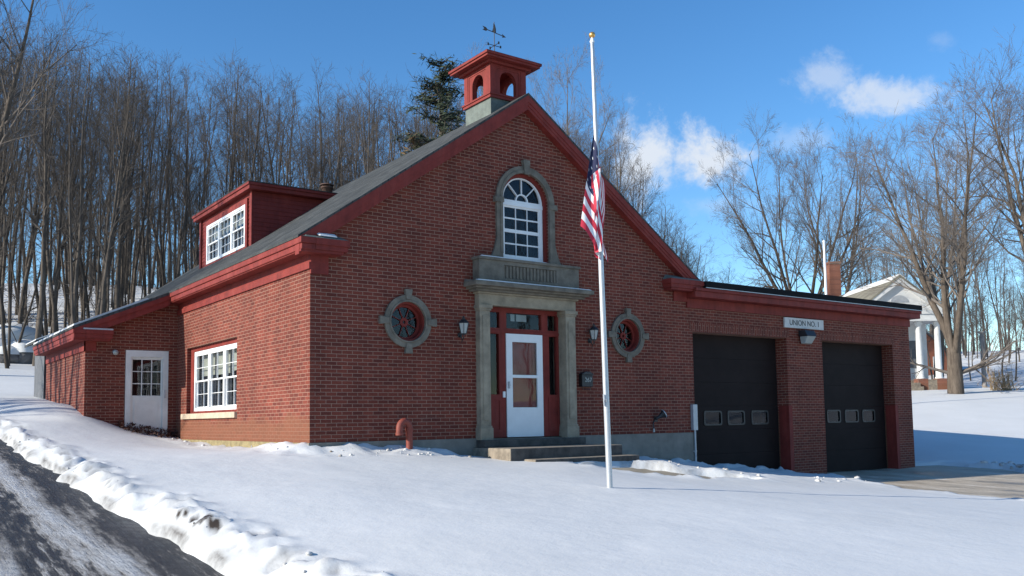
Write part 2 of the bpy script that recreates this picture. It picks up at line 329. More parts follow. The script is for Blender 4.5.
def sd(poly,x,y):     # signed distance, negative inside
    x=np.asarray(x,float);y=np.asarray(y,float); d=np.full(x.shape,1e9); ins=np.zeros(x.shape,bool); n=len(poly)
    for i in range(n):
        ax,ay=poly[i]; bx,by=poly[(i+1)%n]; ex,ey=bx-ax,by-ay
        t=np.clip(((x-ax)*ex+(y-ay)*ey)/(ex*ex+ey*ey),0,1); d=np.minimum(d,np.hypot(x-ax-t*ex,y-ay-t*ey))
        c=((ay>y)!=(by>y)); xs=ax+(y-ay)*ex/(ey if abs(ey)>1e-9 else 1e-9); ins^=(c&(x<xs))
    return np.where(ins,-d,d)
def sstep(a,b,t): t=np.clip((t-a)/(b-a),0,1); return t*t*(3-2*t)
ROAD=[(-3.4,-40),(-3.42,-10),(-3.6,-6.4),(-3.78,-3.9),(-3.9,0),(-4.08,5.5),(-4.6,14),(-6,26),(-16,60),(-24,60),(-13,26),(-10.6,10),(-10.3,-10),(-10.2,-40)]
DRIVE=[(12.6,.5),(12.75,-1.2),(12.2,-2.6),(11.3,-4.4),(10.6,-7),(9.2,-14),(8,-30),(19,-30),(18.9,-8),(19.25,-4),(19.9,-2),(19.8,-.2),(19.1,.2),(18.9,.5)]
WALK=[(4.5,-1.75),(5.9,-1.8),(6.7,-2.4),(7.8,-2.98),(7.8,-3.3),(6.1,-3.3),(5.1,-2.65),(4.3,-2.35)]
BUILDING=[(0,0),(18.84,0),(18.84,10),(9.41,10),(9.41,14),(0,14),(0,13.3),(-2.09,13.3),(-2.09,8.04),(0,8.04)]
def ground_z(x,y):
    x=np.asarray(x,float); y=np.asarray(y,float)
    z=base(x,y); dist=np.hypot(x-CAM[0],y-CAM[1]); near=1-sstep(35,60,dist)
    nz=vnoise(x,y,.55)*.5+vnoise(x+7,y,.27)*.32+vnoise(x,y+3,.13)*.22
    big=vnoise(x,y,3.1)
    dr=sd(ROAD,x+.22*vnoise(x,y,.8)+.12*vnoise(x,y,.3),y); dd=sd(DRIVE,x+.3*vnoise(x,y,1.1)+.2*vnoise(x,y,.4),y+.3*vnoise(x+9,y,.6)); dw=sd(WALK,x+.2*vnoise(x,y,.5),y+.25*vnoise(x,y+5,.45)); db=sd(BUILDING,x,y)
    s=.05+.035*big*near+.014*nz*near
    dirt=np.zeros(x.shape)
    # ploughed bank along the road
    bank=np.where(dr>0,sstep(0,.26,dr)*(1-sstep(.28,.75,dr)),0)*np.clip(1-sstep(14,30,y),0,1)
    right=(x>-6)
    bank=bank*np.where(right,1,.5)
    rid=np.abs(vnoise(x,y,.24))+.6*np.abs(vnoise(x+3,y+1,.11))
    s=s+np.where((dr>0)&(x>-6),.12*sstep(0,.32,dr)*(1-sstep(.6,5.0,dr)),0)*np.clip(1-sstep(6,12,y),0,1)
    s=s+bank*(.06+.05*vnoise(x,y,1.4)+.11*nz-.15*rid+.025*np.sin(9*y+5*x+3*vnoise(x,y,1.2)))
    dirt=np.maximum(dirt,np.where(dr>-.1,(1-sstep(.02,.16,dr))*.9*sstep(-.2,.25,vnoise(x,y,.5)+.1),0))
    dirt=np.maximum(dirt,bank*.20*(vnoise(x+3,y,.4)>.05)+bank*.35*(rid>.42))
    for bx,by,br in ((-3.46,-5.35,.10),(-3.40,-5.6,.08),(-3.52,-4.9,.05)):
        dirt=np.maximum(dirt,1.6*(1-sstep(br*.6,br,np.hypot(x-bx+.22*vnoise(x,y,.11),(y-by)*.6+.2*vnoise(x+5,y,.12)))))
    # crusty snow that slid and was shovelled along the walls
    wallb=(1-sstep(.1,1.1,db))*(db>-.1)*(y<7)
    s=s+wallb*(.03+.32*np.maximum(nz,-.10)+.07*vnoise(x,y,.9))*np.where((x>13)&(y<1),0,1)*(1-.85*sstep(2.6,3.2,x)*(1-sstep(6.3,6.9,x)))
    # berm in front of the left garage door and beside the walk
    ridge=np.array([(6.8,-1.85),(7.6,-2.25),(9.2,-2.55),(11,-2.7),(12.2,-3.0)])
    dl=np.full(x.shape,1e9)
    for i in range(4):
        ax,ay=ridge[i];bx,by=ridge[i+1];t=np.clip(((x-ax)*(bx-ax)+(y-ay)*(by-ay))/((bx-ax)**2+(by-ay)**2),0,1);dl=np.minimum(dl,np.hypot(x-ax-t*(bx-ax),y-ay-t*(by-ay)))
    s=s+np.exp(-(dl/.42)**2)*(.02+.03*(1-sstep(8,12,x))+.12*nz)
    # thrown snow edge beside the driveway on the far side
    s=s+np.where((dd>0)&(x>18.5),sstep(0,.3,dd)*(1-sstep(.4,1.3,dd)),0)*(.12+.2*nz)*np.where(y<-2.6,1.6,.4)
    edge=np.where(dd>0,(1-sstep(0,.6,dd))*sstep(0,.1,dd),0)+np.where(dw>0,(1-sstep(0,.5,dw))*sstep(0,.1,dw),0)
    s=s+edge*(.03+.16*np.maximum(nz,-.15))
    dirt=np.maximum(dirt,np.where(dw>-.05,(1-sstep(0,.16,dw))*.55*(vnoise(x,y,.35)>-.05),0))
    dirt=np.maximum(dirt,np.where(dd>-.05,(1-sstep(0,.2,dd))*.35*(vnoise(x,y,.35)>0),0))
    cut=np.maximum(np.maximum(1-sstep(-.06,.06,dr),1-sstep(-.06,.06,dd)),1-sstep(-.06,.06,dw))
    z=z+s*(1-cut)-cut*.10
    z=z-(db<-.25)*.6
    return z,np.clip(dirt,0,1.3)*(1-cut)
def geo(a,b,n): return list(np.sign(b if b else 1)*np.geomspace(abs(a),abs(b),n))
def axis(parts):
    o=[]
    for a,b,st in parts: o+=list(np.arange(a,b-1e-6,st))
    return o
xs=[-1500,-1000,-700,-450,-300,-220,-160,-120,-95]+axis([(-80,-11,2.3),(-11,-4.4,.3),(-4.4,-2.2,.05),(-2.2,0,.085),(0,13,.10),(13,21,.14),(21,34,.6),(34,80,2)])+[80,90,105,125,160,220,300,450,700,1000,1500]
ys=[-1500,-1000,-700,-450,-300,-200,-130,-90,-65]+axis([(-50,-14,2),(-14,-9,.25),(-9,.6,.07),(.6,9,.25),(9,20,.4),(20,110,2)])+[110,125,150,190,250,340,500,750,1100,1500]
X,Y=np.meshgrid(np.array(xs),np.array(ys)); Z,DIRT=ground_z(X,Y)
nx,ny=len(xs),len(ys); V=np.stack([X.ravel(),Y.ravel(),Z.ravel()],1)
ii=(np.arange(ny-1)[:,None]*nx+np.arange(nx-1)[None,:]).ravel(); Q=np.stack([ii,ii+1,ii+1+nx,ii+nx],1)
me=bpy.data.meshes.new('ground'); me.from_pydata(V.tolist(),[],Q.tolist()); me.materials.append(M['snow'])
me.polygons.foreach_set('use_smooth',[True]*len(me.polygons))
a=me.attributes.new('dirt','FLOAT','POINT'); a.data.foreach_set('value',DIRT.ravel().astype(np.float32))
o=bpy.data.objects.new('ground',me); col.objects.link(o); prop(o,kind='structure')
def gz(x,y): return float(ground_z(np.array([x]),np.array([y]))[0][0])
def bz(x,y): return float(base(np.array([x]),np.array([y]))[0])
def sheet(name,poly,step,mat,dz,grow=.35):
    px=[p[0] for p in poly]; py=[p[1] for p in poly]
    X,Y=np.meshgrid(np.arange(min(px)-1,max(px)+1,step),np.arange(min(py)-1,max(py)+1,step)); S=sd(poly,X,Y)<grow
    Z=base(X,Y)+dz; nx=X.shape[1]; V=np.stack([X.ravel(),Y.ravel(),Z.ravel()],1); F_=[]
    for j in range(X.shape[0]-1):
        for i in range(nx-1):
            if S[j,i] and S[j,i+1] and S[j+1,i] and S[j+1,i+1]: F_.append((j*nx+i,j*nx+i+1,(j+1)*nx+i+1,(j+1)*nx+i))
    used=sorted({i for f in F_ for i in f}); mp={k:i for i,k in enumerate(used)}
    me=bpy.data.meshes.new(name); me.from_pydata(V[used].tolist(),[],[tuple(mp[i] for i in f) for f in F_]); me.materials.append(mat)
    me.polygons.foreach_set('use_smooth',[True]*len(me.polygons))
    o=bpy.data.objects.new(name,me); col.objects.link(o); return prop(o,kind='structure')
sheet('road',[(x,max(-40,min(y,40))) for x,y in ROAD if y<40],.4,M['road'],-.02)
sheet('driveway',DRIVE,.4,M['drive'],-.03)
sheet('path',WALK,.2,M['walk'],-.035,.15)

# ------------------------------------------------------------------ the brick building
SL=.7037; XE=-.31; ZE=3.57; XR=4.705; W=9.41
def roofz(x): return ZE+SL*(min(x,2*XR-x)-XE)
APX=roofz(XR)
B=empty('brick_firehouse',(0,0,0),label='red brick gabled building with a cupola, a dormer and two dark garage doors',cat='building')
def door_hole(): return rect(3.80,5.70,0.0,2.62)
ROUND=((1.93,2.205),(7.50,2.185)); RR=.37
AC,AZS,AR=4.71,4.83,.60
w=MB()
w.plate([(0,0),(W,0),(W,3.52),(XR,APX-.16),(0,3.52)],[door_hole(),circ(*ROUND[0],RR),circ(*ROUND[1],RR),arch(AC,3.56,AZS,AR)],0,.30,F)
w.build('front_wall',M['brick'],B)
LW=(3.74,7.24,.60,2.16)
w=MB(); w.plate(rect(.3,14,0,3.50),[rect(*LW)],0,.30,L); w.build('side_wall',M['brick'],B)
w=MB(); w.box(W-.3,W,.3,14,-1.2,3.5); w.plate([(.3,-1.2),(W-.3,-1.2),(W-.3,3.5),(XR,APX-.2),(.3,3.5)],[],13.7,14,F); w.build('rear_wall',M['brick'],B)
f=MB(); f.box(-.025,3.43,-.025,.30,-1.2,-.0); f.box(5.91,9.595,-.025,.30,-1.3,-.0); f.box(3.43,5.91,.02,.3,-1.2,-.01); f.build('foundation',M['concrete'],B)
f=MB(); f.box(-.024,.3,.3,8.04,-1.2,-.0); f.build('side_foundation',M['mosscon'],B)
fl=MB(); fl.box(.35,9.1,.35,13.6,-.2,-.06); fl.box(.35,9.1,4.6,4.7,-.06,2.6); fl.build('interior_floor',M['dark'],B)
# main roof
r=MB()
for sgn in (0,1):
    e=XE if sgn==0 else 2*XR-XE
    pts=[(e,ZE),(XR,APX),(XR,APX-.05),(e,ZE-.04)]
    r.prism(pts,F,-.20,14.15)
roof=r.build('roof',M['shingle'],B)
for (x0,x1) in ((XE+.03,XR),(2*XR-XE-.03,XR)):
    r=MB()
    for (y0,y1,t0,t1) in ((-.17,-.001,.042,.345),(-.195,-.17,.042,.19),(-.182,-.17,.19,.27)):
        r.prism([(x0,roofz(x0)-t0),(x1,roofz(x1)-t0),(x1,roofz(x1)-t1),(x0,roofz(x0)-t1)],F,y0,y1)
    r.build('rake_board',M['red'],B); r=MB()
    for (y0,y1,t0,t1) in ((14.0,14.12,.075,.3),):
        r.prism([(x0,roofz(x0)-t0),(x1,roofz(x1)-t0),(x1,roofz(x1)-t1),(x0,roofz(x0)-t1)],F,y0,y1)
    r.build('rake_board',M['darkred'],B)
# left eave: gutter board, soffit, frieze
g=MB(); g.box(-.30,-.02,-.30,8.30,3.425,3.535); g.box(-.275,-.02,-.275,8.30,3.318,3.425); g.box(-.285,.0,8.30,14.1,3.34,3.53); g.build('gutter',M['red'],B,bevel=.012)
g=MB(); g.box(-.25,-.001,-.2,14,3.30,3.318); g.build('soffit',M['darkred'],B)
g=MB(); g.box(-.035,-.002,-.035,8.035,3.035,3.150); g.box(-.006,-.001,-.006,8.035,3.15,3.30); g.build('frieze_board',M['red'],B)
# front cornice returns
for nm,x0,x1,fx0,fx1 in (('a',-.30,.62,-.0015,.33),('b',8.63,9.72,8.98,9.41)):
    g=MB(); xo=.025
    g.box(x0 if nm=='b' else -.02,x1,-.30,-.002,3.425,3.535); g.box((x0+xo) if nm=='b' else -.02,x1-xo,-.275,-.002,3.335,3.425)
    if nm=='a': g.box(-.275,x1-.1,-.25,-.002,3.285,3.333)
    else: g.box(x0+.05,x1-.05,-.25,-.002,3.285,3.333)
    g.box(fx0,fx1,-.035,-.003,2.95 if nm=='a' else 3.06,3.285)
    c=g.build('cornice_return',M['darkred'],B)
    s=MB(); s.hexa([(x0+.02,-.29,3.538),(x1-.02,-.29,3.538),(x1-.02,-.003,3.538),(x0+.02,-.003,3.538),(x0+.12,-.27,3.56),(x1-.1,-.27,3.56),(x1-.1,-.004,3.66),(x0+.12,-.004,3.66)]); s.build('return_flashing',M['copper'],c)
    if nm=='a':
        s=MB(); s.hexa([(.05,-.275,3.575),(.40,-.275,3.575),(.42,-.16,3.63),(.03,-.16,3.63),(.08,-.265,3.60),(.37,-.265,3.60),(.38,-.17,3.655),(.06,-.17,3.655)]); s.build('return_snow',M['snowcap'],c,bevel=.01)
# dormer
D=MB(); dy0,dy1,dx=6.15,10.2,1.18
cb=.105
k=0
zz=4.45
D.box(dx+.5,3.3,dy0+.02,dy1-.02,4.0,5.93); D.box(dx+.02,dx+.5,dy0+.02,dy0+.1,4.3,5.93); D.box(dx+.02,dx+.5,dy1-.1,dy1-.02,4.3,5.93)
while zz<5.9:       # clapboards on both cheeks and the front
    z1=min(zz+cb,5.93)
    for (ya,yb) in ((dy0+.018,dy0-.004),(dy1-.018,dy1+.004)):
        D.hexa([(dx,yb,zz),(3.4,yb,zz),(3.4,ya,zz),(dx,ya,zz),(dx,(ya+yb)/2,z1),(3.4,(ya+yb)/2,z1),(3.4,ya,z1),(dx,ya,z1)])
    for ya,yb in ([(dy0,dy1)] if (z1<4.62 or zz>5.66) else [(dy0,6.56),(9.56,dy1)]):
        D.hexa([(dx-.004,ya,zz),(dx+.02,ya,zz),(dx+.02,yb,zz),(dx-.004,yb,zz),(dx+.008,ya,z1),(dx+.02,ya,z1),(dx+.02,yb,z1),(dx+.008,yb,z1)])
    zz+=cb
dorm=D.build('dormer',M['red'],B)
r=MB(); r.box(.99,3.45,5.94,10.42,6.02,6.085); r.box(1.02,3.40,5.97,10.39,5.925,6.02); r.build('dormer_fascia',M['red'],dorm,bevel=.008)
r=MB(); r.box(.985,3.5,5.93,10.43,6.086,6.105); r.build('dormer_roof',M['shingle'],dorm)
t=MB(); t.plate(rect(6.44,9.70,4.50,5.80),[rect(6.56,9.56,4.62,5.68)],dx-.045,dx-.006,L); t.box(dx-.04,dx-.005,dy0-.01,dy0+.12,4.4,5.92); t.box(dx-.04,dx-.005,dy1-.12,dy1+.01,4.6,5.92); t.build('dormer_trim',M['red'],dorm)

def sash_window(parent,fn,u0,u1,v0,v1,d,nsash,cols=3,rows=2,fr=.07,mull=.09,blind=0,up_frac=.5,bars=.012,back=True):
    """white frame of double-hung sashes; each frame carries one pane object"""
    m=MB(); holes=[]; sw=(u1-u0-2*fr-(nsash-1)*mull)/nsash; sash=.034
    outer=rect(u0,u1,v0,v1); ops=[]
    for i in range(nsash):
        a=u0+fr+i*(sw+mull); ops.append((a,a+sw))
    m.plate(outer,[rect(a,b,v0+fr,v1-fr) for a,b in ops],d,d+.09,fn)
    vm=v0+(v1-v0)*up_frac
    for a,b in ops:
        for (va,vb,dd) in ((v0+fr,vm+.02,d+.05),(vm-.02,v1-fr,d+.02)):
            h=[]; cw=(b-a-2*sash+bars)/cols; rh=(vb-va-2*sash+bars)/rows
            for ci in range(cols):
                for ri in range(rows): h.append(rect(a+sash+ci*cw,a+sash+(ci+1)*cw-bars,va+sash+ri*rh,va+sash+(ri+1)*rh-bars))
            m.plate(rect(a+.001,b-.001,va,vb),h,dd,dd+.03,fn)
    o=m.build('window',M['white'],parent)
    p=MB(); p.pane(rect(u0+fr*.5,u1-fr*.5,v0+fr*.5,v1-fr*.5),d+.084,fn); p.build('pane',M['glass'],o)
    if blind:
        p=MB()
        for a,b in ops:
            ve=v1-(v1-v0)*blind*random.uniform(.93,1.07); nfold=7
            for q in range(nfold):
                x0=a+(b-a)*q/nfold; x1=a+(b-a)*(q+1)/nfold
                p.hexa([fn(*z) for z in ((x0,ve,d+.16),(x1,ve,d+.16),(x1,ve,d+.19),(x0,ve,d+.19),(x0,v1,d+.16+.015*(q%2)),(x1,v1,d+.16+.015*((q+1)%2)),(x1,v1,d+.19),(x0,v1,d+.19))])
        p.build('curtain',M['cream'],o)
    if back:
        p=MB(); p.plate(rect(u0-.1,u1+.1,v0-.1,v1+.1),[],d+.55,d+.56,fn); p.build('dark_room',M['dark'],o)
    return o
sash_window(dorm,L,6.57,9.55,4.63,5.67,dx-.05,3,blind=.35,back=False)
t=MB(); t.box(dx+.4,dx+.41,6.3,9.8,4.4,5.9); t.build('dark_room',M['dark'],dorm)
mm=sash_window(B,L,3.80,6.98,.655,2.055,.10,3,cols=2,blind=.42); mm.name='side_window'
t=MB(); t.plate(rect(LW[0]+.002,LW[1]-.002,LW[2]+.002,LW[3]-.002),[rect(3.80,6.98,.655,2.055)],.09,.22,L); t.build('side_window_trim',M['red'],B)
t=MB(); t.box(-.06,.12,3.70,7.50,.475,.60); t.build('side_window_sill',M['sill'],B,bevel=.01)

# cupola
cx0,cx1,cy0,cy1=4.20,5.10,.45,1.42
c=MB(); 
hw=[arch((cx0+cx1)/2,7.23,7.52,.21)]; hl=[arch((cy0+cy1)/2,7.23,7.52,.21)]
c.plate(rect(cx0,cx1,7.16,7.93),hw,cy0,cy0+.10,F); c.plate(rect(cx0,cx1,7.16,7.93),hw,cy1-.10,cy1,F)
c.plate(rect(cy0+.10,cy1-.10,7.16,7.93),hl,cx0,cx0+.10,L); c.plate(rect(cy0+.10,cy1-.10,7.16,7.93),hl,cx1-.10,cx1,L)
for q in (1,):   # raised corner boards and panel frames round the arches
    c.plate(rect(cx0-.015,cx1+.015,7.20,7.93),[rect(cx0+.12,cx1-.12,7.22,7.80)],cy0-.02,cy0-.001,F)
    c.plate(rect(cy0-.018,cy1+.018,7.20,7.93),[rect(cy0+.12,cy1-.12,7.22,7.80)],cx0-.02,cx0-.001,L)
    c.plate(rect(cx0+.12,cx1-.12,7.221,7.80),[rect(cx0+.16,cx1-.16,7.222,7.76)],cy0-.011,cy0-.001,F)
    c.plate(rect(cy0+.12,cy1-.12,7.221,7.80),[rect(cy0+.16,cy1-.16,7.222,7.76)],cx0-.011,cx0-.001,L)
c.box(cx0-.04,cx1+.04,cy0-.04,cy1+.04,7.10,7.16); c.box(cx0-.06,cx1+.06,cy0-.06,cy1+.06,7.16,7.195)
cup=c.build('cupola',M['red'],B)
c=MB(); c.box(cx0,cx1,cy0,cy1,6.3,7.10); c.build('cupola_base',M['copper'],cup)
c=MB(); o_=.27
c.box(cx0-.10,cx1+.10,cy0-.10,cy1+.10,7.83,7.885); c.box(cx0-o_+.03,cx1+o_-.03,cy0-o_+.03,cy1+o_-.03,7.885,7.93); c.box(cx0-o_,cx1+o_,cy0-o_,cy1+o_,7.93,7.985)
ccx,ccy=(cx0+cx1)/2,(cy0+cy1)/2
a_=[(cx0-o_,cy0-o_,7.986),(cx1+o_,cy0-o_,7.986),(cx1+o_,cy1+o_,7.986),(cx0-o_,cy1+o_,7.986)]
c.raw(a_+[(ccx,ccy,8.06)],[(0,1,4),(1,2,4),(2,3,4),(3,0,4)])
c.build('cupola_roof',M['red'],cup,bevel=.008)
# metal chimney cap near the ridge
c=MB(); c.lathe([(.15,6.6),(.15,7.03),(.18,7.03),(.18,7.07)],(4.35,8.95,0),14); c.lathe([(.20,7.12),(.20,7.145),(.06,7.17)],(4.35,8.95,0),14)
for q in range(4): c.box(4.35+.14*math.cos(q*PI/2)-.012,4.35+.14*math.cos(q*PI/2)+.012,8.95+.14*math.sin(q*PI/2)-.012,8.95+.14*math.sin(q*PI/2)+.012,7.06,7.13)
c.build('roof_vent',M['darkrust'],B)

# entrance
for x0,x1 in ((3.46,3.70),(5.62,5.88)):
    m=MB(); m.box(x0,x1,-.15,.30,.24,2.50); m.box(x0-.03,x1+.03,-.18,.30,-.06,.20); m.box(x0-.015,x1+.015,-.165,.30,.20,.24)
    m.box(x0+.06,x1-.06,-.165,-.15,.35,2.40)
    m.box(x0-.02,x1+.02,-.17,.30,2.50,2.54); m.box(x0-.04,x1+.04,-.19,.30,2.54,2.61)
    for zj in (.95,1.72): m.box(x0-.001,x1+.001,-.151,.02,zj,zj+.006)
    m.build('door_pilaster',M['stone'],B,bevel=.008)
m=MB(); m.box(3.44,5.90,-.15,.0,2.61,2.83); m.box(3.70,5.62,0,.28,2.62,2.80); m.box(3.40,5.94,-.20,0,2.83,2.865); m.build('door_lintel',M['stone'],B,bevel=.006)
m=MB(); m.box(3.30,6.04,-.28,-.001,2.866,2.91); m.box(3.24,6.10,-.37,-.001,2.91,2.95); m.box(3.18,6.16,-.46,-.001,2.95,3.035); m.hexa([(3.18,-.46,3.036),(6.16,-.46,3.036),(6.16,-.001,3.036),(3.18,-.001,3.036),(3.2,-.44,3.04),(6.14,-.44,3.04),(6.14,-.002,3.10),(3.2,-.002,3.10)])
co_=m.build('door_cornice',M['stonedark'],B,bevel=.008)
m=MB(); m.hexa([(3.22,-.452,3.037),(6.10,-.452,3.037),(6.10,-.36,3.05),(3.22,-.36,3.05),(3.24,-.44,3.06),(6.06,-.44,3.055),(6.06,-.37,3.062),(3.24,-.37,3.066)]); m.build('cornice_snow',M['snowcap'],co_)
m=MB(); m.plate(rect(3.40,5.93,3.06,3.50),[rect(4.0,5.32,3.16,3.42)],-.24,-.001,F); m.box(4.0,5.32,-.205,-.001,3.16,3.42)
for q in range(15): xx=4.05+q*.0865; m.box(xx,xx+.05,-.228,-.205,3.165,3.415)
m.box(3.37,5.96,-.27,-.001,3.50,3.555)
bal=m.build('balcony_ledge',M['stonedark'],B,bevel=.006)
m=MB(); m.hexa([(3.42,-.265,3.556),(5.1,-.265,3.556),(5.1,-.2,3.556),(3.42,-.2,3.556),(3.45,-.255,3.575),(5.0,-.255,3.566),(5.0,-.21,3.566),(3.45,-.21,3.575)]); m.build('ledge_snow',M['snowcap'],bal)
# red door frame with transom and sidelights
ops=[rect(3.87,4.10,2.20,2.52),rect(4.27,5.17,2.20,2.52),rect(5.33,5.58,2.20,2.52),rect(3.87,4.08,.86,2.08),rect(5.36,5.57,.86,2.08),rect(4.24,5.185,-.0,2.105)]
m=MB(); m.plate(rect(3.801,5.699,-.005,2.619),ops[:5]+[rect(4.24,5.185,.002,2.105)],.10,.20,F)
m.plate(rect(3.85,4.12,.10,.80),[rect(3.90,4.07,.16,.74)],.088,.099,F); m.plate(rect(5.32,5.60,.10,.80),[rect(5.37,5.55,.16,.74)],.088,.099,F)
m.box(3.80,5.70,.085,.099,2.10,2.155); m.box(3.80,5.70,.085,.099,2.56,2.619)
ent=m.build('entrance_frame',M['darkred'],B)
m=MB()
for a in ops[:5]: m.pane(a,.15,F)
m.build('pane',M['glass'],ent)
m=MB(); m.box(4.42,4.52,.16,.163,2.36,2.50); m.box(4.56,4.82,.16,.163,2.36,2.50); m.build('paper_notice',M['bulb'],ent)
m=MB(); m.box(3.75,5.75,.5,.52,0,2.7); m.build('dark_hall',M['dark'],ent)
m=MB(); m.box(4.155,4.21,.075,.099,.80,.92); m.build('bell_push',M['white'],ent)
m=MB(); m.plate(rect(4.25,5.175,.005,2.095),[rect(4.40,5.03,1.26,1.93),rect(4.40,5.03,.60,1.20)],.085,.125,F); m.box(4.33,5.10,.079,.086,1.205,1.255)
dr_=m.build('storm_door',M['white'],B)
m=MB(); m.pane(rect(4.38,5.05,.58,1.95),.112,F); m.build('pane',M['glass'],dr_)
m=MB(); m.box(4.25,5.175,.17,.21,.01,2.09); m.plate(rect(4.40,5.03,.6,1.95),[rect(4.47,4.96,.66,1.18),rect(4.47,4.96,1.28,1.88)],.155,.17,F); m.build('inner_door',M['inner'],dr_)
m=MB(); m.box(4.285,4.305,.045,.085,.98,1.12); m.box(4.28,4.31,.04,.06,1.03,1.06); m.build('handle',M['grey'],dr_)

# round windows
for (rx,rz) in ROUND:
    m=MB(); m.plate(circ(rx,rz,.495),[circ(rx,rz,RR)],-.05,-.001,F)
    m.plate(circ(rx,rz,.40),[circ(rx,rz,RR)],-.065,-.05,F)
    for q in range(4):
        t=q*PI/2; ca,sa=math.cos(t),math.sin(t)
        pl=[(.475,-.055),(.60,-.075),(.60,.075),(.475,.055)]
        m.prism([(rx+a*ca-b*sa,rz+a*sa+b*ca) for a,b in [(.41,-.05)]+pl[1:3]+[(.41,.05)]],F,-.075,-.0505)
        m.prism([(rx+a*ca-b*sa,rz+a*sa+b*ca) for a,b in [(.496,-.06)]+pl[1:3]+[(.496,.06)]],F,-.0505,-.001)
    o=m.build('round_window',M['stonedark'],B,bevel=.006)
    m=MB(); m.plate(circ(rx,rz,RR-.001),[circ(rx,rz,RR-.035)],.01,.16,F); m.plate(circ(rx,rz,RR-.036),[circ(rx,rz,RR-.085)],.12,.16,F)
    m.plate(circ(rx,rz,.085,20),[circ(rx,rz,.03,20)],.125,.15,F)
    for q in range(8):
        t=q*PI/4+PI/8; ca,sa=math.cos(t),math.sin(t)
        m.prism([(rx+a*ca-b*sa,rz+a*sa+b*ca) for a,b in ((.083,-.006),(RR-.08,-.006),(RR-.08,.006),(.083,.006))],F,.126,.149)
    m.build('round_sash',M['red'],o)
    m=MB(); m.pane(circ(rx,rz,RR-.04),.151,F); m.build('pane',M['glass'],o)
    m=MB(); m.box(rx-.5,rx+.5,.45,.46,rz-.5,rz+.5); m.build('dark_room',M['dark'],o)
# arched window
m=MB(); 
m.plate(arch(AC,3.56,AZS,.745),[arch(AC,3.561,AZS,AR)],-.05,-.001,F) if False else None
ring=[(AC-.745,3.557),(AC-AR,3.557)]+list(reversed(circ(AC,AZS,AR,24,0,PI)))+[(AC+AR,3.557),(AC+.745,3.557)]+circ(AC,AZS,.745,24,0,PI)
m.plate(ring,[],-.055,-.001,F)
inn=[(AC-.66,3.70),(AC-AR,3.70)]+list(reversed(circ(AC,AZS,AR,24,0,PI)))+[(AC+AR,3.70),(AC+.66,3.70)]+circ(AC,AZS,.66,24,0,PI)
m.plate(inn,[],-.07,-.055,F)
m.prism([(AC-.055,5.40),(AC+.055,5.40),(AC+.085,5.70),(AC-.085,5.70)],F,-.10,-.0705); m.prism([(AC-.06,5.5755),(AC+.06,5.5755),(AC+.085,5.70),(AC-.085,5.70)],F,-.0705,-.001)
for sg in (-1,1):
    m.box(*sorted((AC+sg*.58,AC+sg*.80)),-.085,-.0705,4.74,4.85); m.box(*sorted((AC+sg*.746,AC+sg*.80)),-.0705,-.001,4.74,4.85)
    m.prism([(AC+sg*.746,3.557),(AC+sg*.92,3.557),(AC+sg*.86,3.66),(AC+sg*.80,3.80),(AC+sg*.746,4.0)],F,-.055,-.001)
aw=m.build('arched_window',M['stonedark'],B,bevel=.005)
m=MB(); m.plate(arch(AC,3.56,AZS,AR-.001),[arch(AC,3.60,AZS,.535)],.05,.16,F); m.build('red_reveal',M['red'],aw)
m=MB(); r0=.53; m.plate(arch(AC,3.605,AZS,r0),[rect(AC-.46,AC+.46,3.68,4.74)]+[[(AC+a*math.cos(t),4.86+a*math.sin(t)) for a,t in [(.165,s+.05)]+[(.475,s+.022)]+[(.475,s+.022+(e-s-.044)*i/6) for i in range(1,6)]+[(.475,e-.022),(.165,e-.05),(.165,(s+e)/2)]] for s,e in [(q*PI/4,(q+1)*PI/4) for q in range(4)]]+[circ(AC,4.865,.135,10,.03,PI-.03)],.10,.15,F)
hub=0
h=[]
for (va,vb) in ((3.70,4.20),(4.24,4.72)):
    for ci in range(3):
        for ri in range(2):
            cw=.92/3; rh=(vb-va)/2; h.append(rect(AC-.44+ci*.295,AC-.44+ci*.295+.28,va+.02+ri*(rh),va+.02+ri*rh+rh-.03))
m.plate(rect(AC-.461,AC+.461,3.679,4.741),h,.115,.14,F)
m.box(AC-.53,AC+.53,.085,.099,4.75,4.83)
m.build('arched_sash',M['white'],aw)
m=MB(); m.pane(arch(AC,3.62,AZS,.50),.141,F); m.build('pane',M['glass'],aw)
m=MB(); m.box(AC-.6,AC+.6,.5,.51,3.5,5.5); m.build('dark_room',M['dark'],aw)

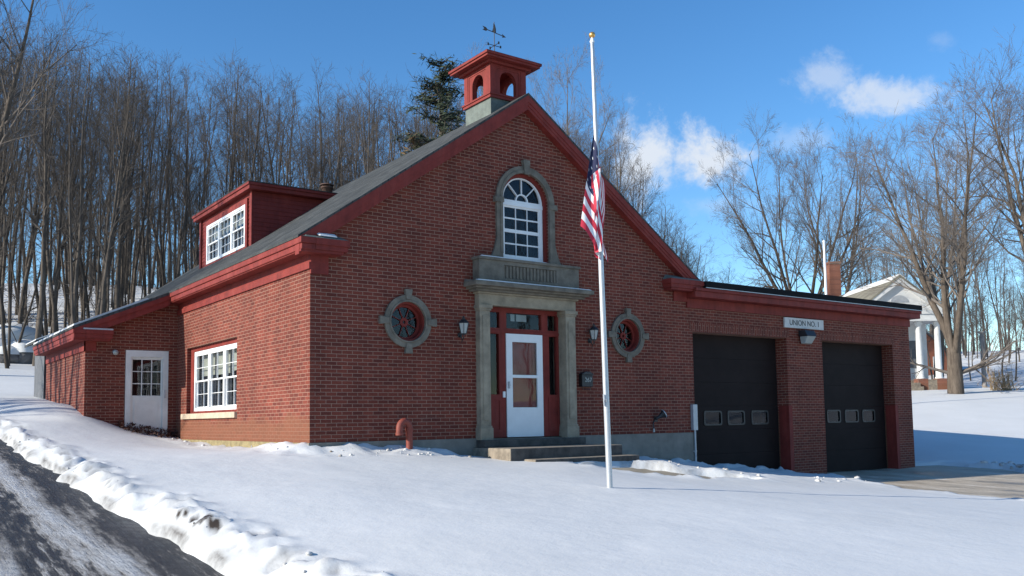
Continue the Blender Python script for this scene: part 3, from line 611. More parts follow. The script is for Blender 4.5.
# annex on the left
AXL=-2.09; Y1=8.04; AS=.437
def annz(x): return 2.63+AS*(x+2.42)
m=MB(); m.plate([(AXL,-.5),(-.001,-.5),(-.001,annz(0)-.12),(AXL,annz(AXL)-.12)],[rect(-1.205,-.215,.05,2.145)],Y1,Y1+.25,F); m.build('annex_front_wall',M['brick'],B)
m=MB(); m.plate(rect(Y1+.25,13.35,-.5,2.58),[],AXL,AXL+.25,L); m.box(AXL+.25,0,13.1,13.35,-.5,2.5); m.build('annex_side_wall',M['brick'],B)
m=MB(); m.prism([(-2.43,annz(-2.43)),(-.26,annz(-.26)),(-.26,annz(-.26)-.07),(-2.43,annz(-2.43)-.06)],F,Y1-.33,13.6)
ar=m.build('annex_roof',M['shingle'],B)
random.seed(5)
m=MB(); pts=[]; 
ysn=np.linspace(Y1-.28,13.55,24); 
for i in range(23):
    xa0=-.75-.25*math.sin(i*.7); xa1=-.75-.25*math.sin((i+1)*.7)
    m.hexa([(-2.41,ysn[i],annz(-2.41)+.002),(xa0,ysn[i],annz(xa0)+.002),(xa1,ysn[i+1],annz(xa1)+.002),(-2.41,ysn[i+1],annz(-2.41)+.002),(-2.39,ysn[i],annz(-2.39)+.045),(xa0-.05,ysn[i],annz(xa0)+.03),(xa1-.05,ysn[i+1],annz(xa1)+.03),(-2.39,ysn[i+1],annz(-2.39)+.045)])
m.build('roof_snow',M['snowcap'],ar)
m=MB()
for (y0,y1,t0,t1) in ((Y1-.30,Y1-.001,.07,.33),(Y1-.33,Y1-.30,.065,.18)):
    m.prism([(-2.40,annz(-2.40)-t0),(-.27,annz(-.27)-t0),(-.27,annz(-.27)-t1),(-2.40,annz(-2.40)-t1)],F,y0,y1)
m.build('annex_rake_board',M['darkred'],B)
m=MB(); m.box(-2.42,-2.14,Y1-.34,13.5,2.47,2.565); m.box(-2.395,-2.14,Y1-.315,13.5,2.365,2.47); m.build('annex_gutter',M['red'],B,bevel=.01)
m=MB(); m.box(-2.38,-2.091,Y1-.28,13.4,2.32,2.364); m.build('annex_soffit',M['darkred'],B)
m=MB(); m.box(-2.12,-2.092,Y1-.03,13.3,2.09,2.319); m.build('annex_frieze_board',M['red'],B)
m=MB(); m.box(-2.139,-1.55,Y1-.34,Y1-.001,2.47,2.565); m.box(-2.139,-1.57,Y1-.315,Y1-.001,2.365,2.47); m.box(-2.09,-1.60,Y1-.28,Y1-.001,2.32,2.364); m.box(-2.12,-1.86,Y1-.03,Y1-.001,2.09,2.319)
ac=m.build('annex_cornice_return',M['darkred'],B)
m=MB(); m.box(-2.2,-1.56,Y1-.335,Y1-.31,2.566,2.60); m.build('return_flashing',M['grey'],ac)
# side door
m=MB(); m.plate(rect(-1.20,-.22,.05,2.14),[rect(-1.075,-.345,.055,1.985)],Y1+.0-.02,Y1+.12,F); sdf=m.build('side_door_frame',M['offwhite'],B)
h=[rect(-1.035+i*.225,-1.035+i*.225+.203,1.06+j*.293,1.06+j*.293+.275) for i in range(3) for j in range(3)]
m=MB(); m.plate(rect(-1.073,-.347,.06,1.983),[rect(-1.05,-.37,1.04,1.945)],Y1+.02,Y1+.065,F); m.plate(rect(-1.051,-.369,1.039,1.946),h,Y1+.035,Y1+.055,F)
m.plate(rect(-.99,-.43,.25,.95),[rect(-.96,-.46,.28,.92)],Y1+.012,Y1+.02,F)
sdo=m.build('side_door',M['offwhite'],sdf)
m=MB(); m.pane(rect(-1.055,-.365,1.03,1.95),Y1+.056,F); m.build('pane',M['glass'],sdf)
m=MB(); m.box(-1.05,-.37,Y1+.12,Y1+.125,1.0,1.95); m.build('curtain',M['cream'],sdf) if False else None
m=MB(); m.box(-.42,-.36,Y1-.03,Y1+.02,.95,1.15) if False else m.box(-.31,-.265,Y1-.045,Y1-.02,1.0,1.2); m.build('handle',M['grey'],sdf)
m=MB(); m.box(-1.06,-.36,Y1+.4,Y1+.42,.0,2.1); m.build('dark_room',M['dark'],sdf)

# garage
GX1=18.84; ZG=-1.45; GT=2.37
OL=(9.597,13.10); OR=(14.60,17.96)
m=MB(); m.plate([(W+.001,ZG),(OL[0],ZG),(OL[0],GT),(OL[1],GT),(OL[1],ZG),(OR[0],ZG),(OR[0],GT),(OR[1],GT),(OR[1],ZG),(GX1,ZG),(GX1,3.2),(W+.001,3.2)],[],0,.42,F)
m.build('garage_front_wall',M['brick'],B)
m=MB(); m.box(GX1-.3,GX1,.42,9.6,ZG,3.2); m.box(W,GX1,9.6,9.9,ZG,3.2); m.build('garage_side_wall',M['brick'],B)
for a,b in (OL,OR):
    m=MB(); m.box(a-.1,b+.1,-.004,-.0005,GT,GT+.215); m.build('soldier_course',M['soldier'],B)
m=MB(); m.box(W-.0,19.0,-.30,10.1,3.155,3.30); m.box(W,19.03,-.335,10.13,3.30,3.375); m.build('garage_cornice',M['darkred'],B,bevel=.01)
m=MB(); m.box(W+.001,GX1+.03,-.04,-.0005,2.93,3.15); m.box(GX1+.0005,GX1+.03,0,9.9,2.93,3.15); m.build('garage_frieze_board',M['darkred'],B)
m=MB(); m.box(9.73,19.04,-.35,10.15,3.376,3.545); m.build('garage_roof',M['fascia'],B,bevel=.012)
m=MB(); m.box(9.73,19.045,-.356,-.345,3.378,3.395); m.build('garage_drip_edge',M['grey'],B)
def gdoor(a,b,wins,zb):
    o=MB(); y=.35
    holes=[]
    for (x0,x1) in wins:
        r_=.06; z0,z1=.165,.485; pl=[]
        for (cx_,cz_,t0) in ((x1-r_,z1-r_,0),(x0+r_,z1-r_,PI/2),(x0+r_,z0+r_,PI),(x1-r_,z0+r_,1.5*PI)):
            pl+=[(cx_+r_*math.cos(t0+q*PI/8),cz_+r_*math.sin(t0+q*PI/8)) for q in range(5)]
        holes.append(pl)
    n=6; hgt=(GT-zb)/n
    for k in range(n):
        z0=zb+k*hgt+.002; z1=zb+(k+1)*hgt-.002
        hh=[h for h in holes if h[0][1]<z1 and h[10][1]>z0]
        for j in range(1):
            o.plate(rect(a+.002,b-.002,z0,z1),hh if hh else [],y,y+.04,F)
        if not hh:
            for q in (1,2): o.box(a+.01,b-.01,y-.003,y-.0005,z0+(z1-z0)*q/3-.008,z0+(z1-z0)*q/3+.008)
    o.box(a+.002,b-.002,y+.02,y+.045,zb,GT) if False else None
    d=o.build('garage_door',M['door'],B)
    for h in holes:
        fr=MB(); cxm=sum(p[0] for p in h)/len(h); czm=sum(p[1] for p in h)/len(h)
        fr.plate([(cxm+(u-cxm)*1.08,czm+(v-czm)*1.12) for u,v in h],[[(cxm+(u-cxm)*.93,czm+(v-czm)*.9) for u,v in h]],y-.018,y-.0005,F)
        fr.mi=1; fr.pane([(cxm+(u-cxm)*.99,czm+(v-czm)*.99) for u,v in h],y+.01,F)
        fr.build('door_window',[M['black'],M['glass']],d)
    bk=MB(); bk.box(a-.05,b+.05,y+.6,y+.62,zb,GT+.1); bk.build('dark_room',M['dark'],d)
    return d
gdoor(*OL,((10.3,10.9),(11.15,11.75),(12.05,12.67)),-1.13)
gdoor(*OR,((15.2,15.78),(16.02,16.62),(16.85,17.43)),-1.20)
for x0,x1 in ((13.08,13.22),(17.94,18.08)):
    m=MB(); m.box(x0,x1,-.012,.10,ZG,.62); m.box(x0,x0+.03,.10,.30,ZG,.62); m.build('corner_guard',M['darkred'],B,bevel=.004)

# --------------------------------------------------- things on or by the building
def text_mesh(name,txt,size,mat,parent,loc,rot=(PI/2,0,0),ext=.004,sx=1):
    cu=bpy.data.curves.new(name,'FONT'); cu.body=txt; cu.size=size; cu.extrude=ext; cu.align_x='CENTER'; cu.align_y='CENTER'
    tmp=bpy.data.objects.new(name+'_curve',cu); col.objects.link(tmp); bpy.context.view_layer.update()
    me=bpy.data.meshes.new_from_object(tmp.evaluated_get(bpy.context.evaluated_depsgraph_get())); bpy.data.objects.remove(tmp)
    me.materials.clear(); me.materials.append(mat)
    o=bpy.data.objects.new(name,me); col.objects.link(o); o.parent=parent; o.location=loc; o.rotation_euler=rot; o.scale=(sx,1,1); return o
s=empty('name_sign',(13.82,0,2.77),label='pale stone sign reading UNION NO. 1 above the brick pier between the garage doors',cat='sign')
m=MB(); m.box(-.82,.82,-.05,-.004,-.135,.13); m.build('sign_board',simple('pale_sign_stone',(.62,.61,.58),.8,.15,5,bmp=.2),s,bevel=.006)
text_mesh('lettering','UNION NO. 1',.20,M['black'],s,(0,-.052,-.003),sx=1.02)
fl=empty('flood_light',(13.78,0,2.40),label='small shielded flood lamp fixed under the pale name sign',cat='light')
m=MB(); m.hexa([(-.2,-.30,.02),(.2,-.30,.02),(.22,-.03,.02),(-.22,-.03,.02),(-.2,-.22,.18),(.2,-.22,.18),(.2,-.03,.18),(-.2,-.03,.18)]); m.box(-.06,.06,-.03,-.001,-.06,.14); m.build('housing',M['black'],fl,bevel=.01)
m=MB(); m.hexa([(-.15,-.17,-.17),(.15,-.17,-.17),(.15,-.05,-.17),(-.15,-.05,-.17),(-.19,-.285,.019),(.19,-.285,.019),(.19,-.05,.019),(-.19,-.05,.019)]); m.build('lens',M['bulb'],fl,bevel=.015)
def lantern(x,z,label):
    t=empty('wall_lantern',(x,0,z),label=label,cat='lantern',group='wall lanterns beside the entrance')
    m=MB(); m.lathe([(.05,-.01),(.05,.01)],(0,-.012,-.10),12,axis=(0,-1,0)); m.tube([(0,-.02,-.10),(0,-.10,-.20),(0,-.15,-.17),(0,-.15,-.09)],.012,8); m.tube([(0,-.10,-.20),(.0,-.07,-.26)],[.012,.004],6); m.build('bracket',M['black'],t)
    m=MB()
    m.lathe([(.055,-.10),(.062,-.08)],(0,-.15,0),6,smooth=False); m.lathe([(.115,.115),(.11,.13),(.055,.19),(.03,.20),(.035,.225),(.012,.25),(.004,.27)],(0,-.15,0),6,smooth=False)
    for q in range(6):
        a=q*PI/3; m.tube([(.062*math.cos(a),-.15+.062*math.sin(a),-.08),(.108*math.cos(a),-.15+.108*math.sin(a),.118)],.007,4)
    m.build('lamp_cage',M['black'],t)
    m=MB(); m.lathe([(.056,-.079),(.100,.114)],(0,-.15,0),6,smooth=False); m.build('lamp_glass',M['bulb'],t)
lantern(3.08,2.10,'black wall lantern left of the entrance, between the door surround and the left round window')
lantern(6.39,2.12,'black wall lantern right of the entrance, above the house-number mailbox')
mb=empty('mailbox',(6.22,0,1.18),label='small black wall mailbox with pale house number right of the entrance',cat='mailbox')
m=MB(); m.box(-.15,.15,-.11,-.003,-.15,.10); m.prism([(-.155,.10),(.155,.10),(.155,.12),(.06,.17),(-.06,.17),(-.155,.12)],F,-.125,-.003); m.build('box_body',M['black'],mb,bevel=.008)
m=MB(); m.tube([(-.12,-.07,-.15),(-.12,-.07,-.20),(.12,-.07,-.20),(.12,-.07,-.15)],.008,6); m.build('paper_hook',M['black'],mb)
text_mesh('number','267',.13,M['bulb'],mb,(.02,-.114,-.01))
sp=empty('standpipe',(1.78,-.32,gz(1.78,-.32)-.1),label='rusty red pipe bent over like a walking stick by the front wall',cat='pipe')
m=MB(); zt=.22-sp.location.z; m.tube([(0,0,0),(0,0,zt)]+[(-.11+.11*math.cos(a),-.03*math.sin(a/2),zt+.13*math.sin(a)) for a in np.linspace(.2,PI,10)]+[(-.22,-.03,zt-.12)],.062,14); m.build('pipe',M['rust'],sp)
m=MB(); m.lathe([(.072,0),(.072,.05)],(0,0,zt-.04),14); m.build('collar',M['rust'],sp); m=MB(); m.lathe([(.07,-.02),(.07,.03)],(-.22,-.03,zt-.10),14); m.build('collar',M['rust'],sp)
hn=empty('alarm_horn',(8.30,0,.36),label='small dark horn with a shiny rim on the brick left of the garage doors',cat='horn')
m=MB(); m.box(-.05,.05,-.03,-.001,-.10,.02); m.tube([(0,-.03,-.04),(0,-.10,-.02),(.02,-.14,.02)],.02,8); m.tube([(-.05,-.02,-.08),(-.12,-.05,-.14),(-.11,-.06,-.24)],.014,6); m.build('bracket',M['black'],hn)
m=MB(); m.lathe([(.025,-.12),(.04,-.02),(.07,.05),(.10,.09)],(.02,-.15,.03),14,axis=(.75,-.35,.5)); m.build('horn_bell',M['black'],hn)
m=MB(); m.lathe([(.10,.091),(.108,.10),(.10,.11),(.075,.10)],(.02,-.15,.03),14,axis=(.75,-.35,.5)); m.build('horn_rim',M['alu'],hn)
m=MB(); m.tube([(-.11,-.06,-.25),(-.11,-.06,-.33)],.022,8); m.build('tail_plug',M['bulb'],hn)
cd=empty('conduit_box',(9.525,0,.05),label='tall narrow grey box with a conduit running down beside the left garage door',cat='conduit')
m=MB(); m.box(-.075,.07,-.09,-.002,0,.60); m.build('box_cover',M['grey'],cd,bevel=.006)
m=MB(); m.tube([(.0,-.055,0),(.0,-.055,-1.0)],.024,8); m.build('conduit',M['grey'],cd)
m=MB(); m.box(-.04,.04,-.06,-.027,-.5,-.47); m.build('strap',M['grey'],cd)
sl=empty('side_lamp',(-1.45,Y1,2.09),label='little round white lamp on the dark annex wall left of the side door',cat='light')
m=MB(); m.lathe([(.05,0),(.05,.03)],(0,-.001,0),12,axis=(0,-1,0)); m.build('lamp_base',M['grey'],sl)
m=MB(); m.lathe([(.03,.0),(.06,.04),(.065,.08),(.045,.115),(.01,.13)],(0,-.03,0),12,axis=(0,-1,-.3)); m.build('globe',M['bulb'],sl)
# weathervane
wv=empty('weather_vane',(ccx,ccy,8.05),label='black iron weather vane on top of the red cupola',cat='weather vane')
m=MB(); m.tube([(0,0,-.02),(0,0,1.06)],[.014,.009],8); m.lathe([(.01,.16),(.035,.19),(.01,.22)],(0,0,0),10); m.build('rod',M['black'],wv)
m=MB(); m.tube([(-.20,0,.48),(.20,0,.48)],.008,6); m.tube([(0,-.20,.48),(0,.20,.48)],.008,6)
for dx_,dy_ in ((-.2,0),(.2,0),(0,-.2),(0,.2)): m.box(dx_-.022,dx_+.022,dy_-.006,dy_+.006,.455,.515)
m.build('compass_arms',M['black'],wv)
m=MB(); dv=Vector((.80,-.40,-.30)).normalized(); ctr=Vector((0,0,.80)); hA=ctr+dv*.26; tA=ctr-dv*.26
m.tube([tA,hA],.010,6)
n_=Vector((0,0,1)); sdv=dv.cross(n_).normalized()*.006
def blade(pts): 
    q=[ctr+dv*a+n_*b for a,b in pts]; m.raw([p+sdv for p in q]+[p-sdv for p in q],[tuple(range(len(q))),tuple(range(2*len(q)-1,len(q)-1,-1))]+[(i,(i+1)%len(q),len(q)+(i+1)%len(q),len(q)+i) for i in range(len(q))])
blade([(.33,0),(.22,.045),(.24,0),(.22,-.045)]); blade([(-.18,0),(-.23,.045),(-.33,.045),(-.28,0),(-.33,-.045),(-.23,-.045)])
blade([(-.06,.0),(.05,0),(.05,.10),(.02,.20),(-.02,.22),(-.03,.10)])
m.build('arrow',M['black'],wv)
wv.scale=(.82,.82,.92)
# steps
st=empty('entrance_steps',(4.7,-.9,-.6),label='worn stone steps with dark risers below the front entrance',cat='steps')
def stepblock(x0,x1,y0,y1,z0,z1,nm):
    m=MB(); cx_,cy_,cz_=4.7,-.9,-.6
    m.box(x0-cx_,x1-cx_,y0-cy_,y1-cy_,z0-cz_,z1-cz_)
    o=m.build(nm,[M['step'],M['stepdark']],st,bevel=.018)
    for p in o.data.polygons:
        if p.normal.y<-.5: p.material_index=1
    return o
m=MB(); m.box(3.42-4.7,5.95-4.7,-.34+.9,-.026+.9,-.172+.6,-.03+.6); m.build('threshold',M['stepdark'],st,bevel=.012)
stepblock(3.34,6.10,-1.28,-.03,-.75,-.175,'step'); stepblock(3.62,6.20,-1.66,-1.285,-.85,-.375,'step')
# dead leaves by the side door
random.seed(11); m=MB()
for k in range(420):
    x=random.uniform(-1.35,.0); y=random.uniform(7.55,8.0); y=8.0-(8.0-y)*random.random(); z=gz(x,y)+random.uniform(.01,.20)*(y-7.45)*1.8
    a=Vector((random.gauss(0,1),random.gauss(0,1),random.gauss(0,1))).normalized(); b=a.orthogonal().normalized(); s_=random.uniform(.02,.05)
    p=Vector((x,y,z)); m.face([p-a*s_,p+b*s_*.6,p+a*s_,p-b*s_*.6])
lv=m.build('dead_leaves',M['leaf'],None,recalc=False); prop(lv,'dark heap of dead leaves blown against the white side door','dead leaves',kind='stuff')

# broken lumps thrown up by the plough and the shovel
def dirty_snow():
    m,nt,bs=newmat('dirty_snow'); co=objco(nt); n=noise(nt,2.6,6,.7,co)
    r=ramp(nt,n.outputs['Fac'],[(.36,(.22,.18,.145)),(.47,(.50,.48,.46)),(.6,(.64,.64,.64))]); nt.links.new(r.outputs[0],bs.inputs['Base Color']); bs.inputs['Roughness'].default_value=.8
    n2=noise(nt,40,4,.7,co); bump(nt,bs,n2.outputs['Fac'],.5,.02); return m
M['lump']=dirty_snow(); rr=random.Random(41); m=MB()
def lump(x,y,size,dz=0):
    bm=bmesh.new(); bmesh.ops.create_icosphere(bm,subdivisions=1,radius=1); q=[rr.uniform(.6,1.25) for _ in range(3)]; a=rr.uniform(0,6.28)
    z=gz(x,y)+dz; vs=[]
    for v in bm.verts:
        k=size*rr.uniform(.72,1.1); px,py,pz=v.co.x*q[0]*k,v.co.y*q[1]*k,v.co.z*q[2]*k*.75; vs.append((x+px*math.cos(a)-py*math.sin(a),y+px*math.sin(a)+py*math.cos(a),z+pz+size*.15))
    m.raw(vs,[tuple(v.index for v in f.verts) for f in bm.faces],True); bm.free()
def edge_x(y): return float(np.interp(y,[-40,-10,-6.4,-3.9,0,5.5,14],[-3.4,-3.42,-3.6,-3.78,-3.9,-4.08,-4.6]))
for k in range(36):
    y=-8.5+13*rr.random()**1.35; t=rr.random(); x=edge_x(y)+(-.28+rr.random()*.5 if t<.5 else rr.uniform(.1,.6)); lump(x,y,rr.choice((.010,.013,.017,.024,.032)) if t>=.5 else rr.choice((.008,.012,.018,.025)))
for k in range(26):
    t=rr.random(); i=rr.choice(range(4)); P_=[(6.5,-1.75),(7.4,-2.2),(9.2,-2.55),(11,-2.7),(12.2,-3.0)]; x=P_[i][0]+(P_[i+1][0]-P_[i][0])*t+rr.gauss(0,.15); y=P_[i][1]+(P_[i+1][1]-P_[i][1])*t+rr.gauss(0,.3); lump(x,y,rr.choice((.015,.025,.04,.06)))
for k in range(60):
    x=rr.uniform(.1,3.0) if rr.random()<.6 else rr.uniform(-.3,0)-.2; y=-rr.uniform(.15,1.0) if x>0 else rr.uniform(0,7); lump(x,y,rr.choice((.012,.02,.03,.045)))
for k in range(70): lump(rr.uniform(19.2,20.8),rr.uniform(-6,-1),rr.choice((.04,.07,.11)))
for k in range(60): lump(rr.uniform(12.3,13.2)-rr.random()*.8,rr.uniform(-6.5,-2.5),rr.choice((.03,.05,.08)))
prop(m.build('snow_lumps',M['lump'],None,recalc=False),'broken dirty lumps of ploughed snow strewn along the road and paths','snow lumps',kind='stuff')
# grey shed behind the annex
sh=empty('grey_shed',(-1.2,14.5,gz(-1.2,14.5)),label='low grey boarded shed peeking out behind the brick annex',cat='shed')
zb=sh.location.z
m=MB()
for q in range(9): m.box(-.9,-.885,-.82+q*.19,-.82+q*.19+.182,-.4,2.72-zb)
m.box(-.88,.9,-.8,.9,-.4,2.70-zb); m.build('boarded_wall',M['greypaint'],sh)
m=MB(); m.prism([(-1.16,2.70-zb),(1.2,3.7-zb),(1.2,3.77-zb),(-1.16,2.77-zb)],F,-.86,1.05); so=m.build('shed_roof',M['shingle'],sh)
m=MB(); m.prism([(-1.14,2.775-zb),(1.15,3.755-zb),(1.15,3.80-zb),(-1.12,2.82-zb)],F,-.84,1.03); m.build('roof_snow',M['snowcap'],so)

# flag pole and flag
pb=Vector((2.13,-5.30,gz(2.13,-5.30))); ptop=Vector((2.05,-5.23,5.735))
fp=empty('flagpole',pb,label='tall aluminium flagpole with a gold ball standing in the snow before the entrance',cat='flagpole')
ax_=ptop-pb; Ht=ax_.length
m=MB(); m.tube([-ax_*.03]+[ax_*t for t in np.linspace(0,1,14)],[.042]+[.042-.014*max(0,t-.2)/.8 for t in np.linspace(0,1,14)],16); m.build('pole',M['alu'],fp)
m=MB(); m.lathe([(.03,0),(.036,.02),(.02,.05),(.02,.07)],tuple(ax_),14); m.build('truck',M['white'],fp)
m=MB(); m.lathe([(.045*math.sin(a)+.001,.115-.045*math.cos(a)) for a in np.linspace(.15,PI-.02,9)],tuple(ax_),14); m.build('finial_ball',M['gold'],fp)
tq=lambda z:(z-pb.z)/ax_.z
pf=lambda z:pb+ax_*tq(z)
m=MB(); hx=Vector((-.055,-.03,0)); m.tube([pf(.6)+hx-pb,pf(3)+hx*1.25-pb,pf(5.72)+hx*.8-pb],.005,5); m.build('halyard',M['white'],fp)
m=MB(); m.tube([pf(.6)+Vector((-.055,-.02,-.08))-pb,pf(.6)+Vector((-.065,-.02,.08))-pb],.012,6); m.box(-.055,-.03,-.03,.03,.6-pb.z-.02,.6-pb.z+.02); m.build('cleat',M['grey'],fp)
# flag: limp leaves. leaf A hangs in front left of the pole, leaf B is the fold behind it
zt=pf(4.40); zt=pf(4.44); fo=empty('american_flag',(zt.x,zt.y,zt.z),label='limp red, white and blue striped flag hanging at half staff',cat='flag')
def flag_leaf(m,Lf,Rf,n_s,amp,ph,canton_s,yoff):
    nt_=39; P=[[None]*(n_s+1) for _ in range(nt_+1)]
    for i in range(nt_+1):
        t=i/nt_
        for j in range(n_s+1):
            s=j/n_s; a=Lf(t); b=Rf(t)
            sag=.05*math.sin(PI*s)*(.4+t)
            x=a[0]+(b[0]-a[0])*s-.02*math.sin(PI*s*2.0+t*2+ph); z=a[1]+(b[1]-a[1])*(s**1.12)-sag
            y=yoff+amp*math.sin(6.5*s+2.2*t+ph)*(.35+.65*t)-.06*s*(1-s)*2+.5*amp*math.sin(13*s-3*t+ph)
            P[i][j]=(x,y,z)
    for i in range(nt_):
        for j in range(n_s):
            t=(i+.5)/nt_; s=(j+.5)/n_s
            m.mi=2 if (t<7/13 and s<canton_s) else (0 if int(t*13)%2==0 else 1)
            m.raw([P[i][j],P[i][j+1],P[i+1][j+1],P[i+1][j]],[(0,1,2,3)],True)
    return P
lerp=lambda a,b,t:(a[0]+(b[0]-a[0])*t,a[1]+(b[1]-a[1])*t)
m=MB()
PA=flag_leaf(m,lambda t:lerp((-.045,0),(-.30,-1.36),t),lambda t:lerp((-.03,-.80),(-.0,-1.78),min(1,t*1.05)),26,.035,.4,.46,-.05)
m.build('flag_front_fold',[M['stripe_red'],M['stripe_white'],M['canton']],fo,recalc=False)
mc=MB()
for st in range(5):
    n_=22
    for j in range(n_):
        def fpnt(u,s):
            a=lerp((-.15,-.66),(-.025,-.52),u); b=lerp((-.115,-1.70),(-.005,-1.66),u)
            return (a[0]+(b[0]-a[0])*s+.012*math.sin(7*s+u*2),-.085+.028*math.sin(9*s+5*u)-.03*math.sin(PI*u),a[1]+(b[1]-a[1])*s)
        mc.mi=st%2; mc.raw([fpnt(st/5,j/n_),fpnt((st+1)/5,j/n_),fpnt((st+1)/5,(j+1)/n_),fpnt(st/5,(j+1)/n_)],[(0,1,2,3)],True)
mc.build('flag_middle_fold',[M['stripe_red'],M['stripe_white'],M['canton']],fo,recalc=False)
m2=MB()
flag_leaf(m2,lambda t:lerp((-.06,-.10),(.10,-.72),t),lambda t:lerp((-.02,-1.42),(.13,-1.80),t),22,.03,1.9,.28,.02)
m2.build('flag_back_fold',[M['stripe_red'],M['stripe_white'],M['canton']],fo,recalc=False)
m=MB()
for i in range(3,20,4):
    for j in range(1,15,4):
        p=[Vector(PA[i+q0][j+q1]) for q0,q1 in ((0,0),(0,1),(1,1),(1,0))]; c_=sum(p,Vector())/4; u_=(p[1]-p[0]).normalized(); v_=(p[3]-p[0]).normalized(); nn=u_.cross(v_).normalized()*.004
        if nn.y>0: nn=-nn
        for sg in (1,-1):
            m.face([c_+nn*sg+(u_*math.cos(a)+v_*math.sin(a))*(.022 if k%2==0 else .010) for k,a in enumerate(np.linspace(0,2*PI,11)[:-1])])
m.build('stars',M['stripe_white'],fo,recalc=False); fo.scale=(1.14,1.0,1.05)

# ------------------------------------------------------------------ white house on the hill
ax=Vector((.56,.83,0)).normalized(); e1=Vector((ax.y,-ax.x,0)); H0=Vector((44.67,15.62,1.75)); ang=math.atan2(e1.y,e1.x)
hs=empty('white_temple_house',H0,ang,label='small white temple-front house with columns and a fan window on the snowy rise',cat='house')
HW=2.5; EZ=4.85; HP=7.05; LEN=15
m=MB(); m.box(-HW,HW,1.9,LEN,.0,EZ); m.prism([(-HW,EZ),(HW,EZ),(0,HP-.25)],F,1.9,LEN); m.build('wall',M['housewhite'],hs)
m=MB(); 
for sg in (-1,1): m.prism([(sg*2.85,EZ+.0),(0,HP),(0,HP-.14),(sg*2.85,EZ-.14)],F,-.25,LEN+.2)
rf=m.build('roof',simple('old_olive_shingles',(.20,.185,.145),.95,.35,1.2,bmp=.2),hs)
m=MB(); m.prism([(-.55,HP-.38),(0,HP+.01),(.35,HP-.24),(.35,HP-.19),(0,HP+.07),(-.55,HP-.32)],F,-.2,7.5); m.build('roof_snow',M['snowcap'],rf)
m=MB(); m.prism([(-2.6,EZ),(2.6,EZ),(0,HP-.22)],F,-.0,.2)
for sg in (-1,1): m.prism([(sg*2.82,EZ-.02),(0,HP-.15),(0,HP-.48),(sg*2.82,EZ-.32)],F,-.22,-.0005)
m.box(-2.75,2.75,-.15,1.9,EZ-.62,EZ-.001); m.box(-2.82,2.82,-.22,-.151,EZ-.2,EZ-.03); m.box(-2.7,2.7,-.2,-.151,EZ-.62,EZ-.5); m.build('pediment',M['housewhite'],hs)
m=MB(); m.prism(circ(0,EZ+.55,.55,16,0,PI,ry=.42),F,-.03,-.0005); fw=m.build('fan_window',M['grey'],hs)
m=MB(); 
for x in (-2.35,-1.15,1.2,2.35):
    m.lathe([(.25,.75),(.25,.83),(.20,.86),(.19,2.2),(.16,3.95),(.21,4.02),(.23,4.10),(.23,4.225)],(x,.25,0),14)
m.build('column',M['housewhite'],hs)
m=MB()
for x in (-2.35,-1.15,1.2,2.35): m.box(x-.3,x+.3,-.05,.55,-.6,.748)
m.build('brick_pier',M['chim'],hs)
m=MB(); m.box(-2.6,2.6,.56,1.9,-.6,.70); m.box(-.85,.9,-.3,.56,-.5,.5); m.box(-.85,.9,-.7,-.3,-.5,.25); m.box(1.5,2.05,-.05,.56,-.6,.7); m.build('porch_floor',M['step'],hs)
m=MB(); m.plate(rect(-.5,.5,.72,2.9),[rect(-.42,.42,.75,2.8)],1.84,1.899,F); m.box(-.42,.42,1.88,1.897,.75,2.8)
for x in (-1.7,1.7): m.box(x-.4,x+.4,1.86,1.898,1.5,3.2)
m.build('door_and_windows',M['greypaint'],hs)
m=MB(); m.box(-.2,.60,10.2,11.0,5.5,9.55); m.box(-.25,.65,10.15,11.05,9.55,9.7); m.build('chimney',M['chim'],hs)
p=at(826,293,42); zb=gz(p[0],p[1])
wp=empty('white_pole',(p[0],p[1],zb),label='thin plain white pole rising behind the garage roof next to the brick chimney',cat='pole')
zt=at(823.5,241,42)[2]; m=MB(); m.tube([(0,0,-.3),(0,0,zt-zb)],[.075,.05],10); m.lathe([(.05,0),(.07,.03),(.02,.08)],(0,0,zt-zb),10); m.build('mast',M['white'],wp)
p=at(924,352,92); fb=empty('orange_house',(p[0],p[1],gz(p[0],p[1])),ang+.3,label='distant rusty orange house glimpsed between the white columns',cat='house')
m=MB(); m.box(-3,3,0,8,-1,2.6); m.prism([(-3,2.6),(3,2.6),(0,4.6)],F,0,8); m.build('wall',M['barn'],fb)
m=MB(); 
for sg in (-1,1): m.prism([(sg*3.4,2.4),(0,4.75),(0,4.6),(sg*3.4,2.25)],F,-.3,8.3)
m.build('roof',M['greypaint'],fb)
m=MB()
for x in (-1.5,1.5): m.box(x-.4,x+.4,-.04,-.001,.9,2.0)
m.build('window',M['offwhite'],fb)
p=at(985,392,58); po=empty('wooden_post',(p[0],p[1],gz(p[0],p[1])),label='plain grey post standing in front of the brown woods right of the big maple',cat='post')
m=MB(); m.tube([(0,0,-.3),(0,0,3.6)],[.16,.14],8); m.build('post_shaft',M['post'],po)
m=MB(); m.box(-.2,.2,-.2,.2,3.6,3.68); m.build('post_cap',M['post'],po)

